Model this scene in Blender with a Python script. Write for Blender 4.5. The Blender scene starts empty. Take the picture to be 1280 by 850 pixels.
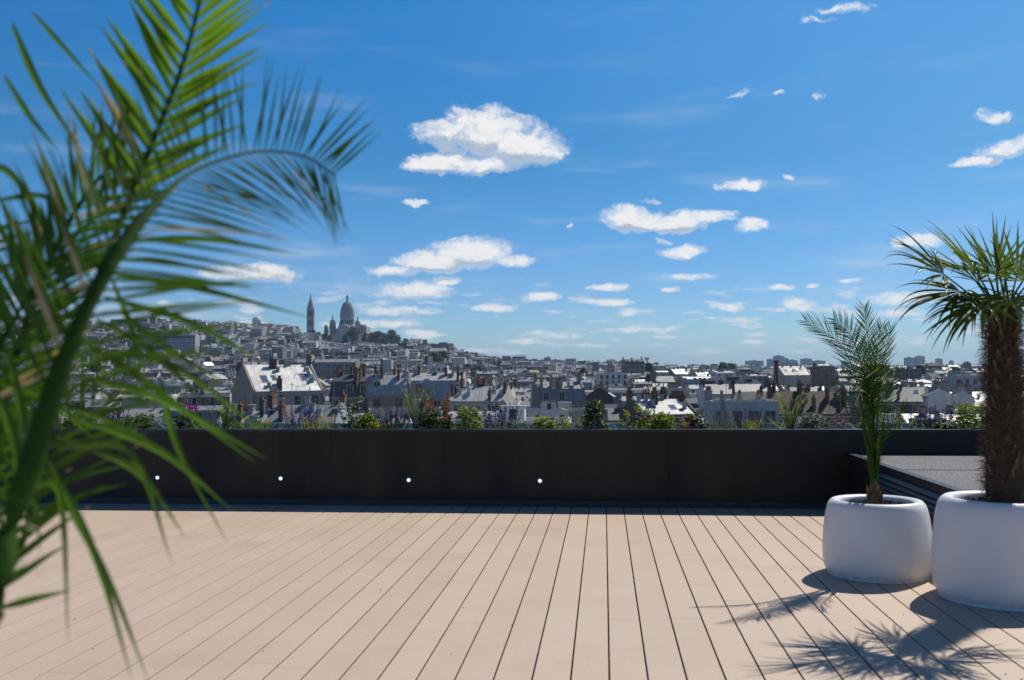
import bpy, math, random
import numpy as np
from mathutils import Vector, Matrix, Euler, noise
R = math.radians
scene = bpy.context.scene
COL = scene.collection
rnd = random.Random(7)

# ------------------------------------------------------------------ camera
F_PX, CAMZ = 1244.0, 1.2
cam_data = bpy.data.cameras.new('camera')
cam = bpy.data.objects.new('camera', cam_data)
COL.objects.link(cam)
cam_data.sensor_width = 36.0
cam_data.lens = 36.0 * F_PX / 1280.0
cam_data.clip_start = 0.05
cam_data.clip_end = 60000
cam.matrix_world = (Matrix.Translation((0, 0, CAMZ)) @ Matrix.Rotation(R(5.26), 4, 'Z')
                    @ Matrix.Rotation(R(90 + 1.77), 4, 'X') @ Matrix.Rotation(R(-0.28), 4, 'Z'))
cam_data.dof.use_dof = True
cam_data.dof.focus_distance = 13.0
cam_data.dof.aperture_fstop = 4.0
scene.camera = cam
CM = cam.matrix_world.to_3x3()
CO = Vector((0, 0, CAMZ))

def ray(px, py):
    return CM @ Vector(((px - 640) / F_PX, -(py - 425) / F_PX, -1.0))
def at(px, py, Y):
    """world point seen at photo pixel (px,py) at world distance Y"""
    d = ray(px, py)
    return CO + d * (Y / d.y)
def on_z(px, py, z=0.0):
    d = ray(px, py)
    return CO + d * ((z - CAMZ) / d.z)
def proj(p):
    v = CM.transposed() @ (Vector(p) - CO)
    return 640 - F_PX * v.x / v.z, 425 + F_PX * v.y / v.z

# ------------------------------------------------------------------ light
SUN_AZ, SUN_EL = R(37.5), R(50.0)      # azimuth measured from +Y towards +X
S = Vector((math.sin(SUN_AZ) * math.cos(SUN_EL), math.cos(SUN_AZ) * math.cos(SUN_EL), math.sin(SUN_EL)))
sd = bpy.data.lights.new('sun', 'SUN')
sd.energy = 4.4
sd.angle = R(0.53)
sd.color = (1.0, 0.95, 0.87)
sun = bpy.data.objects.new('sun', sd)
COL.objects.link(sun)
sun.location = (10, 10, 30)
sun.rotation_euler = (-S).to_track_quat('-Z', 'Y').to_euler()
scene.view_settings.view_transform = 'Standard'
scene.view_settings.look = 'None'
scene.view_settings.exposure = 0.0
scene.view_settings.gamma = 1.0
scene.view_settings.use_curve_mapping = False
scene.cycles.max_bounces = 6
scene.cycles.transparent_max_bounces = 8
scene.cycles.volume_bounces = 0
scene.cycles.use_denoising = True
scene.cycles.sample_clamp_indirect = 6.0

class G:
    """small node-graph helper"""
    def __init__(s, tree): s.t = tree
    def n(s, typ, ins=None, **kw):
        nd = s.t.nodes.new(typ)
        for k, v in kw.items(): setattr(nd, k, v)
        for k, v in (ins or {}).items():
            sock = nd.inputs[k]
            if hasattr(v, 'is_linked') or isinstance(v, bpy.types.NodeSocket): s.t.links.new(v, sock)
            else: sock.default_value = v
        return nd
    def math(s, op, a, b=0.0, c=0.0, clamp=False):
        return s.n('ShaderNodeMath', {0: a, 1: b, 2: c}, operation=op, use_clamp=clamp).outputs[0]
    def vec(s, op, a, b=(0, 0, 0), c=(0, 0, 0)):
        nd = s.n('ShaderNodeVectorMath', {0: a, 1: b, 2: c}, operation=op)
        return nd.outputs['Value'] if op in ('DOT_PRODUCT', 'LENGTH') else nd.outputs[0]
    def ramp(s, f, stops, interp='LINEAR'):
        nd = s.n('ShaderNodeValToRGB', {0: f}); nd.color_ramp.interpolation = interp
        el = nd.color_ramp.elements
        while len(el) < len(stops): el.new(0.5)
        for e, (p, c) in zip(el, stops):
            e.position = p; e.color = (c, c, c, 1) if isinstance(c, (int, float)) else (*c, 1)
        return nd.outputs[0]
    def rng(s, v, a, b, c=0.0, d=1.0, smooth=False):
        nd = s.n('ShaderNodeMapRange', {0: v, 1: a, 2: b, 3: c, 4: d})
        if smooth: nd.interpolation_type = 'SMOOTHSTEP'
        return nd.outputs[0]
    def mix(s, f, a, b, blend='MIX'):
        nd = s.n('ShaderNodeMix', data_type='RGBA', blend_type=blend)
        for i, v in ((0, f), (6, a), (7, b)):
            if isinstance(v, bpy.types.NodeSocket): s.t.links.new(v, nd.inputs[i])
            else: nd.inputs[i].default_value = (*v, 1) if isinstance(v, tuple) and len(v) == 3 else v
        return nd.outputs[2]

# clouds: direction (azimuth, elevation) of each lobe, real cumulus far outside the haze
CLOUDS = [(600,163,62,29,1),(650,183,58,25,1),(548,162,34,17,.9),(553,206,52,14,.95),(612,205,45,13,.9),(519,254,16,5,1),
 (590,316,52,19,1),(545,327,56,13,1),(492,338,34,7,.95),(640,326,28,8,1),
 (785,273,36,15,1),(838,277,52,14,1),(888,271,32,8,1),(937,281,26,9,.72),(815,253,12,3.5,1),(712,281,5,2.5,.8),
 (853,314,28,8,1),(830,302,10,4,.9),(929,233,31,7,1),(985,220,9,4,.85),(865,345,32,4.5,1),(977,358,19,4,1),(1018,357,8,3.5,1),
 (998,380,22,9,.75),(513,363,50,11,.95),(500,389,48,7,.85),(485,405,44,6,.8),(530,417,30,5,.8),(560,350,20,5,.8),
 (676,370,26,6,1),(617,385,27,5,1),(760,358,28,5.5,.95),(762,378,34,5,.95),(783,391,13,4,1),(800,412,42,5,.8),(700,420,32,5,.8),
 (650,427,30,4,.85),(910,383,18,5,1),(943,427,13,4,.85),(886,440,20,4,.75),(1243,144,18,8,1),(1265,183,26,11,1),(1215,203,26,6,.85),
 (1145,301,27,10,1),(318,341,58,11,.95),(205,380,14,5,.95),(1150,372,60,9,.75),(1125,392,32,6,.7),(922,120,14,5,.42),(1018,119,6,5,.5),(973,115,8,5,.35),
 (1060,8,46,6,.40),(1022,24,24,4,.36),(120,330,26,8,.9),(-60,300,60,14,1),(1400,260,70,18,1),(1500,350,60,10,1),(740,432,22,3,.8),(1060,350,16,3.5,.7),(600,438,24,3,.75),
 (-300,180,90,30,1),(1700,170,90,26,1),(840,362,12,3,.75),(560,440,20,3,.7),(470,425,26,4,.75),(1000,440,14,3,.7)]
def azel(px, py):
    d = ray(px, py).normalized()
    return math.atan2(d.x, d.y), math.asin(d.z)

def cloud_group():
    t = bpy.data.node_groups.new('cloud_field', 'ShaderNodeTree')
    t.interface.new_socket('P', in_out='INPUT', socket_type='NodeSocketVector')
    t.interface.new_socket('F', in_out='OUTPUT', socket_type='NodeSocketFloat'); t.interface.new_socket('A', in_out='OUTPUT', socket_type='NodeSocketFloat')
    g = G(t)
    gi = t.nodes.new('NodeGroupInput'); go = t.nodes.new('NodeGroupOutput')
    P0 = gi.outputs[0]
    wn = g.n('ShaderNodeTexNoise', {'Vector': P0, 'Scale': 34.0, 'Detail': 4.0, 'Roughness': 0.6}).outputs['Color']
    wy = g.n('ShaderNodeSeparateXYZ', {0: P0}).outputs[1]
    amp = g.rng(wy, 0.02, 0.28, 0.010, 0.046)
    wv = g.vec('MULTIPLY', g.vec('SUBTRACT', wn, (0.5, 0.5, 0.5)), g.n('ShaderNodeCombineXYZ', {0: amp, 1: g.math('MULTIPLY', amp, 0.62), 2: 0.0}).outputs[0])
    P = g.vec('ADD', P0, wv)
    acc = None
    for (x, y, rx, ry, w) in CLOUDS:
        a, e = azel(x, y)
        sx, sy = F_PX / rx, F_PX / ry
        q = g.n('ShaderNodeVectorMath', {0: P, 1: (sx, sy, 0), 2: (-a * sx, -e * sy, 0)}, operation='MULTIPLY_ADD').outputs[0]
        r2 = g.vec('DOT_PRODUCT', q, q)
        kk = 1.7 if rx > 40 and ry > 11 else (1.35 if rx > 24 else 1.0)
        f = g.math('MULTIPLY_ADD', r2, -kk, kk * w)
        acc = f if acc is None else g.math('SMOOTH_MAX', acc, f, 0.25)
    acc = g.math('MAXIMUM', acc, -3.0)
    Pn = g.vec('MULTIPLY', P, (1, 1.5, 1))
    n1 = g.n('ShaderNodeTexNoise', {'Vector': Pn, 'Scale': 26.0, 'Detail': 9.0, 'Roughness': 0.62}).outputs[0]
    n2 = g.n('ShaderNodeTexNoise', {'Vector': Pn, 'Scale': 110.0, 'Detail': 5.0, 'Roughness': 0.6}).outputs[0]
    s1 = g.math('MULTIPLY_ADD', n1, 4.2, -2.15)
    s2 = g.math('MULTIPLY_ADD', n2, 2.4, -1.2)
    n3 = g.n('ShaderNodeTexNoise', {'Vector': Pn, 'Scale': 330.0, 'Detail': 3.0, 'Roughness': 0.6}).outputs[0]
    s3 = g.math('MULTIPLY_ADD', n3, 0.8, -0.4)
    r = g.math('ADD', g.math('ADD', g.math('ADD', acc, s1), s2), s3)
    t.links.new(r, go.inputs[0]); t.links.new(acc, go.inputs[1])
    return t

world = bpy.data.worlds.new('World')
scene.world = world
world.use_nodes = True
wt = world.node_tree
wt.nodes.clear()
g = G(wt)
out = wt.nodes.new('ShaderNodeOutputWorld')
bg = wt.nodes.new('ShaderNodeBackground')
bg.inputs[1].default_value = 0.10
wt.links.new(bg.outputs[0], out.inputs[0])
sky = g.n('ShaderNodeTexSky', sky_type='NISHITA', sun_disc=False, sun_elevation=SUN_EL, sun_rotation=SUN_AZ,
          altitude=60.0, air_density=1.0, dust_density=0.25, ozone_density=2.6)
hs = g.n('ShaderNodeHueSaturation', {'Hue': 0.5, 'Saturation': 1.12, 'Value': 1.0, 'Color': sky.outputs[0]})
tc = g.n('ShaderNodeTexCoord')
sep = g.n('ShaderNodeSeparateXYZ', {0: g.vec('NORMALIZE', tc.outputs['Generated'])})
azn = g.math('ARCTAN2', sep.outputs[0], sep.outputs[1])
eln = g.math('ARCSINE', sep.outputs[2])
P = g.n('ShaderNodeCombineXYZ', {0: azn, 1: eln, 2: 0.0}).outputs[0]
cg = cloud_group()
def field(vec):
    nd = wt.nodes.new('ShaderNodeGroup'); nd.node_tree = cg
    wt.links.new(vec, nd.inputs[0]); return nd.outputs[0], nd.outputs[1]
F0, A0 = field(P)
F1, A1 = field(g.vec('ADD', P, (0.004, 0.011, 0)))
dens = g.rng(F0, -0.75, 1.5, 0, 1, smooth=True)
lown = g.n('ShaderNodeTexNoise', {'Vector': g.vec('MULTIPLY', P, (24, 95, 1)), 'Scale': 1.0, 'Detail': 7.0, 'Roughness': 0.58}).outputs[0]
lowm = g.math('MULTIPLY', g.rng(eln, R(0.2), R(1.2), 0, 1, smooth=True), g.rng(eln, R(2.5), R(6.0), 1, 0, smooth=True))
lowd = g.math('MULTIPLY', g.math('MULTIPLY', g.rng(lown, 0.53, 0.66, 0, 1, smooth=True), lowm), 0.95)
lit = g.rng(g.math('SUBTRACT', F0, F1), -0.35, 0.45, 0, 1, smooth=True)
thick = g.rng(F0, 0.3, 2.8, 0, 1)
shade = g.math('ADD', g.math('MULTIPLY', g.math('MULTIPLY', g.math('SUBTRACT', 1.0, lit), thick), 0.85), g.math('MULTIPLY', thick, 0.30), clamp=True)
und = g.rng(g.math('ADD', g.math('SUBTRACT', A1, A0), g.math('MULTIPLY', g.math('SUBTRACT', F1, F0), 0.25)), -0.15, 0.75, 0, 1, smooth=True)
shade = g.math('ADD', g.math('MULTIPLY', g.math('MULTIPLY', und, g.rng(F0, -0.1, 0.9, 0, 1)), 1.0), g.math('MULTIPLY', shade, 0.45), clamp=True)
ccol = g.mix(shade, (9.3, 9.3, 9.2), (4.6, 5.3, 6.1))
# thin high veils, stretched along the horizon
veil = g.n('ShaderNodeTexNoise', {'Vector': g.vec('MULTIPLY', P, (2.2, 13, 1)), 'Scale': 2.4, 'Detail': 6.0, 'Roughness': 0.55}).outputs[0]
vlow = g.rng(eln, 0.0, 0.30, 1.0, 0.12)
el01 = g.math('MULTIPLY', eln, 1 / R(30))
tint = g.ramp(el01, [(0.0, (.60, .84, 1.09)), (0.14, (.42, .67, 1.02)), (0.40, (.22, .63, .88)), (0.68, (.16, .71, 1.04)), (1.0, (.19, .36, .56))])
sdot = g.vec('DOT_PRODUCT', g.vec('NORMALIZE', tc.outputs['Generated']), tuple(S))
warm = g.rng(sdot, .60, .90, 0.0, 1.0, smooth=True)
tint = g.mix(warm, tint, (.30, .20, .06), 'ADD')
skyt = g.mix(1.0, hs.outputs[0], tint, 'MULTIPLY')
veilf = g.math('MULTIPLY', g.math('MULTIPLY', g.rng(veil, 0.5, 0.8, 0, 1, smooth=True), vlow), 0.75)
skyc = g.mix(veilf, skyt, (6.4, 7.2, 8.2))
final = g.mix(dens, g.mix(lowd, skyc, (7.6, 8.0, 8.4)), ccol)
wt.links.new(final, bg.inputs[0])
world.cycles.sampling_method = 'MANUAL'
world.cycles.sample_map_resolution = 512

# ------------------------------------------------------------------ helpers
class MB:
    """collects geometry for ONE mesh"""
    def __init__(s): s.v = []; s.f = []; s.m = []
    def poly(s, pts, m=0):
        b = len(s.v); s.v += [tuple(p) for p in pts]; s.f.append(tuple(range(b, b + len(pts)))); s.m.append(m)
    def grid(s, rows, m=0, close=False, cap0=False, cap1=False):
        b = len(s.v); n = len(rows[0])
        for r in rows: s.v += [tuple(p) for p in r]
        for i in range(len(rows) - 1):
            for j in range(n if close else n - 1):
                k = (j + 1) % n
                s.f.append((b + i * n + j, b + i * n + k, b + (i + 1) * n + k, b + (i + 1) * n + j)); s.m.append(m)
        if cap0: s.f.append(tuple(b + j for j in reversed(range(n)))); s.m.append(m)
        if cap1: s.f.append(tuple(b + (len(rows) - 1) * n + j for j in range(n))); s.m.append(m)
    def box(s, x0, x1, y0, y1, z0, z1, m=0, M=None):
        p = [Vector(c) for c in ((x0,y0,z0),(x1,y0,z0),(x1,y1,z0),(x0,y1,z0),(x0,y0,z1),(x1,y0,z1),(x1,y1,z1),(x0,y1,z1))]
        if M: p = [M @ c for c in p]
        b = len(s.v); s.v += [tuple(c) for c in p]
        for f in ((0,3,2,1),(4,5,6,7),(0,1,5,4),(1,2,6,5),(2,3,7,6),(3,0,4,7)):
            s.f.append(tuple(b + i for i in f)); s.m.append(m)
    def prism(s, prof, y0, y1, m=0, mcap=None):
        """profile in xz extruded along y (prof counter-clockwise seen from -y)"""
        b = len(s.v); n = len(prof)
        s.v += [(x, y0, z) for x, z in prof] + [(x, y1, z) for x, z in prof]
        for i in range(n):
            k = (i + 1) % n
            s.f.append((b + i, b + k, b + n + k, b + n + i)[::-1]); s.m.append(m)
        mc = m if mcap is None else mcap
        s.f.append(tuple(b + i for i in range(n))); s.m.append(mc)
        s.f.append(tuple(b + n + i for i in reversed(range(n)))); s.m.append(mc)
    def lathe(s, prof, n=24, c=(0, 0, 0), m=0, cap0=True, cap1=True, sq=0):
        rows = []
        for r, z in prof:
            rows.append([(c[0] + r * math.cos(2 * math.pi * j / n + sq), c[1] + r * math.sin(2 * math.pi * j / n + sq), c[2] + z) for j in range(n)])
        s.grid(rows, m, True, cap0, cap1)
    def tube(s, pts, rad, n=6, m=0, squash=1.0):
        pts = [Vector(p) for p in pts]; rows = []
        for i, p in enumerate(pts):
            T = (pts[min(i + 1, len(pts) - 1)] - pts[max(i - 1, 0)]).normalized()
            A = T.cross(Vector((0.13, 0.31, 0.94)))
            if A.length < 1e-3: A = T.cross(Vector((1, 0, 0)))
            A.normalize(); B = T.cross(A)
            r = rad[i] if isinstance(rad, (list, tuple)) else rad
            rows.append([p + A * (r * math.cos(2 * math.pi * j / n)) + B * (r * squash * math.sin(2 * math.pi * j / n)) for j in range(n)])
        s.grid(rows, m, True, True, True)
    def blade(s, p, d, nrm, L, w, droop=0.0, seg=5, fold=0.35, m=0, peak=0.35, tip=0.03, base=0.35, curl=None):
        """folded leaf blade from p along d; droop bends it down by gravity"""
        d = d.normalized(); side = d.cross(nrm)
        if side.length < 1e-4: side = d.cross(Vector((0.3, 0.5, 0.8)))
        side.normalize(); up = side.cross(d).normalized()
        rows = []
        pos = Vector(p); dirv = d.copy(); st = L / seg
        for i in range(seg + 1):
            t = i / seg
            ww = (base + (1 - base) * min(1, t / peak)) if t < peak else max(tip, 1 - ((t - peak) / (1 - peak)) ** 1.4)
            h = w * ww * 0.5
            sd_ = dirv.cross(up); sd_.normalize()
            u = sd_.cross(dirv)
            rows.append([pos - sd_ * h + u * h * fold, pos.copy(), pos + sd_ * h + u * h * fold])
            pos = pos + dirv * st
            dirv = (dirv + Vector((0, 0, -1)) * droop * (0.4 + t) / seg + ((curl * (1.0 / seg)) if curl else Vector((0, 0, 0)))).normalized()
        s.grid(rows, m)
    def arrays(s):
        return (np.array(s.v, 'f4').reshape(-1, 3), np.array([i for f in s.f for i in f], 'i4'),
                np.array([len(f) for f in s.f], 'i4'), np.array(s.m, 'i4'))
    def mesh(s, name, mats, smooth=False):
        me = bpy.data.meshes.new(name)
        fill_mesh(me, *s.arrays(), smooth=smooth)
        for m in (mats if isinstance(mats, (list, tuple)) else [mats]): me.materials.append(m)
        return me
    def build(s, name, mats, parent=None, smooth=False, loc=None):
        return add(name, s.mesh(name, mats, smooth), parent, loc)

def fill_mesh(me, V, L, S_, M_, smooth=False):
    me.vertices.add(len(V)); me.vertices.foreach_set('co', V.ravel())
    me.loops.add(len(L)); me.loops.foreach_set('vertex_index', L)
    me.polygons.add(len(S_))
    st = np.zeros(len(S_), 'i4'); st[1:] = np.cumsum(S_)[:-1]
    me.polygons.foreach_set('loop_start', st); me.polygons.foreach_set('loop_total', S_)
    me.polygons.foreach_set('material_index', M_)
    me.polygons.foreach_set('use_smooth', np.full(len(S_), bool(smooth)))
    me.update(calc_edges=True)

def add(name, mesh, parent=None, loc=None, rz=None):
    o = bpy.data.objects.new(name, mesh); COL.objects.link(o)
    if parent: o.parent = parent
    if loc is not None: o.location = loc
    if rz is not None: o.rotation_euler = (0, 0, rz)
    return o
def tag(o, label, cat, group=None):
    o['label'] = label; o['category'] = cat
    if group: o['group'] = group
    return o
def thing(name, label, cat, loc=(0, 0, 0), rz=0.0, group=None):
    o = bpy.data.objects.new(name, None); COL.objects.link(o)
    o.location = loc; o.rotation_euler = (0, 0, rz); o.empty_display_size = 0.2
    return tag(o, label, cat, group)
def struct(o, kind='structure'):
    o['kind'] = kind; return o

# ------------------------------------------------------------------ materials
def mat(name, col, rough=0.7, metal=0.0, var=0.0, vscale=3.0, bump=0.0, bscale=40.0, coord='Object', spec=0.5, detail=4.0, col2=None):
    m = bpy.data.materials.new(name); m.use_nodes = True
    t = m.node_tree; g = G(t); b = t.nodes['Principled BSDF']
    b.inputs['Roughness'].default_value = rough; b.inputs['Metallic'].default_value = metal
    b.inputs['Specular IOR Level'].default_value = spec
    tc = g.n('ShaderNodeTexCoord').outputs[coord]
    if var > 0 or col2:
        n = g.n('ShaderNodeTexNoise', {'Vector': tc, 'Scale': vscale, 'Detail': detail, 'Roughness': 0.6}).outputs[0]
        c2 = col2 or tuple(max(0, c * (1 - var)) for c in col)
        c1 = col if col2 else tuple(min(1, c * (1 + var)) for c in col)
        t.links.new(g.mix(g.rng(n, 0.32, 0.68), c1, c2), b.inputs['Base Color'])
    else: b.inputs['Base Color'].default_value = (*col, 1)
    if bump > 0:
        n = g.n('ShaderNodeTexNoise', {'Vector': tc, 'Scale': bscale, 'Detail': 3.0}).outputs[0]
        bn = g.n('ShaderNodeBump', {'Strength': bump, 'Distance': 0.02, 'Height': n}).outputs[0]
        t.links.new(bn, b.inputs['Normal'])
    return m

def leaf_mat(name, col, col2, rough=0.38, trans=0.35, vscale=6.0, tcol=None):
    m = bpy.data.materials.new(name); m.use_nodes = True
    t = m.node_tree; g = G(t); b = t.nodes['Principled BSDF']; o = t.nodes['Material Output']
    tc = g.n('ShaderNodeTexCoord').outputs['Object']
    n = g.n('ShaderNodeTexNoise', {'Vector': tc, 'Scale': vscale, 'Detail': 3.0}).outputs[0]
    c = g.mix(g.rng(n, 0.35, 0.65), col, col2)
    t.links.new(c, b.inputs['Base Color']); b.inputs['Roughness'].default_value = rough; b.inputs['Specular IOR Level'].default_value = 0.35
    tr = g.n('ShaderNodeBsdfTranslucent')
    tt = tcol or (col[0] * 2.2, col[1] * 2.0, col[2] * 0.7)
    t.links.new(g.mix(g.rng(n, 0.35, 0.65), tt, tuple(x * 0.6 for x in tt)), tr.inputs[0])
    mx = g.n('ShaderNodeMixShader', {0: trans, 1: b.outputs[0], 2: tr.outputs[0]})
    t.links.new(mx.outputs[0], o.inputs[0])
    return m

M_leaf = leaf_mat('palm_leaf', (0.028, 0.080, 0.012), (0.016, 0.050, 0.010), 0.42, 0.34, 5, (0.15, 0.34, 0.015))
M_leaf_dry = leaf_mat('dry_leaf_tip', (0.5, 0.42, 0.3), (0.38, 0.3, 0.2), 0.6, 0.2)
M_fan = leaf_mat('fan_leaf', (0.04, 0.095, 0.018), (0.025, 0.06, 0.014), 0.42, 0.35, 4, (0.25, 0.36, 0.04))
M_rachis = mat('rachis', (0.024, 0.068, 0.007), 0.75, spec=0.15, var=0.3, vscale=8)
M_bark = mat('palm_bark', (0.07, 0.045, 0.026), 0.9, var=0.45, vscale=20, bump=1.0, bscale=60)
M_fibre = mat('palm_fibre', (0.10, 0.065, 0.038), 0.85, var=0.5, vscale=30)
M_boot = mat('leaf_boot', (0.115, 0.068, 0.036), 0.8, var=0.4, vscale=25)
M_soil = mat('soil', (0.075, 0.035, 0.02), 1.0, var=0.5, vscale=40, bump=1.0, bscale=90)
M_pot = mat('white_pot_plastic', (0.80, 0.80, 0.80), 0.42, var=0.015, vscale=4, bump=0.05, bscale=220, spec=0.4)
def pot_dirt():
    t = M_pot.node_tree; g = G(t); b = t.nodes['Principled BSDF']
    tc = g.n('ShaderNodeTexCoord').outputs['Object']
    z = g.n('ShaderNodeSeparateXYZ', {0: tc}).outputs[2]
    n = g.n('ShaderNodeTexNoise', {'Vector': tc, 'Scale': 38.0, 'Detail': 5.0, 'Roughness': 0.7}).outputs[0]
    n2 = g.n('ShaderNodeTexNoise', {'Vector': g.vec('MULTIPLY', tc, (9, 9, 1.2)), 'Scale': 1.0, 'Detail': 4.0}).outputs[0]
    f = g.math('MULTIPLY', g.rng(z, 0.0, 0.09, 1, 0), g.rng(n, 0.46, 0.66, 0, 0.55))
    f = g.math('ADD', f, g.rng(n2, 0.55, 0.75, 0, 0.10), clamp=True)
    t.links.new(g.mix(f, (0.80, 0.79, 0.79), (0.42, 0.34, 0.26)), b.inputs['Base Color'])
pot_dirt()
M_charcoal = mat('charcoal_panel', (0.0150, 0.0125, 0.0110), 0.55, var=0.08, vscale=2, spec=0.35)
def panel_streaks():  # faint random vertical streaks in tone and roughness
    t = M_charcoal.node_tree; g = G(t); b = t.nodes['Principled BSDF']
    tc = g.n('ShaderNodeTexCoord').outputs['Object']
    n = g.n('ShaderNodeTexNoise', {'Vector': g.vec('MULTIPLY', tc, (2.6, 2.6, 0.35)), 'Scale': 1.0, 'Detail': 5.0, 'Roughness': 0.55}).outputs[0]
    n2 = g.n('ShaderNodeTexNoise', {'Vector': g.vec('MULTIPLY', tc, (26, 26, 0.9)), 'Scale': 1.0, 'Detail': 4.0, 'Roughness': 0.7}).outputs[0]
    t.links.new(g.rng(n, 0.35, 0.7, 0.34, 0.66), b.inputs['Roughness'])
    c = g.mix(g.rng(n2, 0.52, 0.78, 0, 0.5), (0.0145, 0.0122, 0.0110), (0.030, 0.028, 0.026))
    t.links.new(c, b.inputs['Base Color'])
panel_streaks()
M_charcoal_trim = mat('charcoal_trim', (0.013, 0.013, 0.016), 0.38, var=0.1, vscale=3)
M_louvre = mat('louvre_metal', (0.022, 0.025, 0.03), 0.42, var=0.1)

def deck_material():
    m = bpy.data.materials.new('deck_board'); m.use_nodes = True
    t = m.node_tree; g = G(t); b = t.nodes['Principled BSDF']
    tc = g.n('ShaderNodeTexCoord').outputs['Object']
    att = g.n('ShaderNodeAttribute', attribute_name='tone').outputs['Fac']
    fine = g.n('ShaderNodeTexNoise', {'Vector': g.vec('MULTIPLY', tc, (90, 5, 1)), 'Scale': 3.0, 'Detail': 4.0}).outputs[0]
    mid = g.n('ShaderNodeTexNoise', {'Vector': g.vec('MULTIPLY', tc, (2.2, 1.1, 1)), 'Scale': 1.3, 'Detail': 6.0, 'Roughness': 0.65}).outputs[0]
    spk = g.n('ShaderNodeTexNoise', {'Vector': tc, 'Scale': 260.0, 'Detail': 2.0}).outputs[0]
    c = g.mix(att, (0.545, 0.412, 0.302), (0.60, 0.462, 0.342))
    c = g.mix(g.rng(fine, 0.3, 0.7, 0, 0.22), c, (0.40, 0.29, 0.20))
    c = g.mix(g.rng(mid, 0.42, 0.72, 0, 0.38), c, (0.60, 0.50, 0.40))
    c = g.mix(g.rng(spk, 0.56, 0.75, 0, 0.35), c, (0.30, 0.21, 0.15))
    st = g.n('ShaderNodeTexNoise', {'Vector': tc, 'Scale': 0.9, 'Detail': 8.0, 'Roughness': 0.7}).outputs[0]
    c = g.mix(g.rng(st, 0.54, 0.66, 0, 0.26), c, (0.36, 0.25, 0.18))
    t.links.new(c, b.inputs['Base Color'])
    b.inputs['Roughness'].default_value = 0.62
    bm = g.n('ShaderNodeBump', {'Strength': 0.25, 'Distance': 0.002, 'Height': fine}).outputs[0]
    t.links.new(bm, b.inputs['Normal'])
    return m
M_deck = deck_material()
M_under = mat('deck_substructure', (0.02, 0.018, 0.016), 0.9)

# ------------------------------------------------------------------ terrace: deck
WALL_Y, WALL_H = 8.81, 0.68
def build_deck():
    mb = MB(); tone = []
    pitch, gap, bev = 0.150, 0.0070, 0.0012
    x = 0.012 - 46 * pitch
    r = random.Random(3)
    k = 0
    while x < 9.0:
        cuts = [-3.0]
        y = -3.0 + r.uniform(0.5, 3.6)
        while y < WALL_Y + 0.6: cuts.append(y); y += 3.6
        cuts.append(WALL_Y + 0.02)
        for a, b in zip(cuts[:-1], cuts[1:]):
            b = min(b, WALL_Y + 0.02)
            if b - a < 0.02: continue
            x0, x1 = x + gap / 2, x + pitch - gap / 2
            y0, y1 = a + 0.0012, b - 0.0012
            uc = 0.010
            rows = [[(x0 + uc, yy, -0.022), (x0 + uc, yy, -0.0055), (x0, yy, -0.0045), (x0, yy, -bev), (x0 + bev, yy, 0), (x1 - bev, yy, 0), (x1, yy, -bev), (x1, yy, -0.0045), (x1 - uc, yy, -0.0055), (x1 - uc, yy, -0.022)] for yy in (y0, y1)]
            n0 = len(mb.f)
            mb.grid(rows, 0, False)
            mb.poly(rows[0], 0); mb.poly(rows[1][::-1], 0)
            tv = r.random()
            tone += [tv] * (len(mb.f) - n0)
        x += pitch
    mb.v = [(a, b, c) for a, b, c in mb.v]
    n0 = len(mb.f)
    mb.box(-7.2, 9.2, -3.1, WALL_Y + 0.02, -0.14, -0.023, 1)
    tone += [0] * (len(mb.f) - n0)
    o = mb.build('deck', [M_deck, M_under])
    # normals of the board tops must look up
    at_ = o.data.attributes.new('tone', 'FLOAT', 'FACE')
    at_.data.foreach_set('value', tone)
    struct(o)
build_deck()

# specks of soil and dry bits lying on the boards
mb = MB(); r = random.Random(11)
for i in range(34):
    px = r.uniform(0, 1280); py = r.uniform(645, 850)
    p = on_z(px, py, 0.001); s = r.uniform(0.0015, 0.005)
    a = r.uniform(0, 3.1)
    Mx = Matrix.Translation(p) @ Matrix.Rotation(a, 4, 'Z')
    mb.box(-s, s, -s * 0.4, s * 0.4, 0.0, s * 0.5, 0, Mx)
o = mb.build('soil_crumbs', mat('soil_crumb', (0.09, 0.05, 0.03), 1.0)); struct(o, 'stuff')

# ------------------------------------------------------------------ parapet wall with marker lights
wall = thing('parapet_wall', 'long low charcoal metal parapet closing the far edge of the deck', 'parapet wall', (0, WALL_Y, 0))
mb = MB()
xs = [-8.5 + 3.02 * i for i in range(7)]
for a, b in zip(xs[:-1], xs[1:]):
    mb.box(a + 0.0006, b - 0.0006, 0, 0.012, 0.0, WALL_H - 0.022)
mb.build('panel', M_charcoal, wall)
mb = MB(); mb.box(-8.5, xs[-1], 0.013, 0.11, -0.3, WALL_H - 0.024); mb.build('core', M_under, wall)
mb = MB()
mb.box(-8.5, xs[-1], -0.006, 0.125, WALL_H - 0.022, WALL_H)
mb.box(-8.5, xs[-1], 0.118, 0.125, WALL_H - 0.06, WALL_H - 0.0225)
mb.build('coping', M_charcoal_trim, wall)
mb = MB(); mb.box(-8.5, xs[-1], -0.014, -0.001, -0.004, 0.055); mb.build('skirting', mat('skirting', (0.03, 0.033, 0.04), 0.5), wall)
M_lens = bpy.data.materials.new('lamp_lens'); M_lens.use_nodes = True
b = M_lens.node_tree.nodes['Principled BSDF']
b.inputs['Base Color'].default_value = (0.9, 0.93, 1, 1); b.inputs['Emission Color'].default_value = (0.86, 0.93, 1, 1)
b.inputs['Emission Strength'].default_value = 1.1; b.inputs['Roughness'].default_value = 0.2
M_steel = mat('brushed_steel', (0.55, 0.56, 0.58), 0.3, 0.9)
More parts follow.
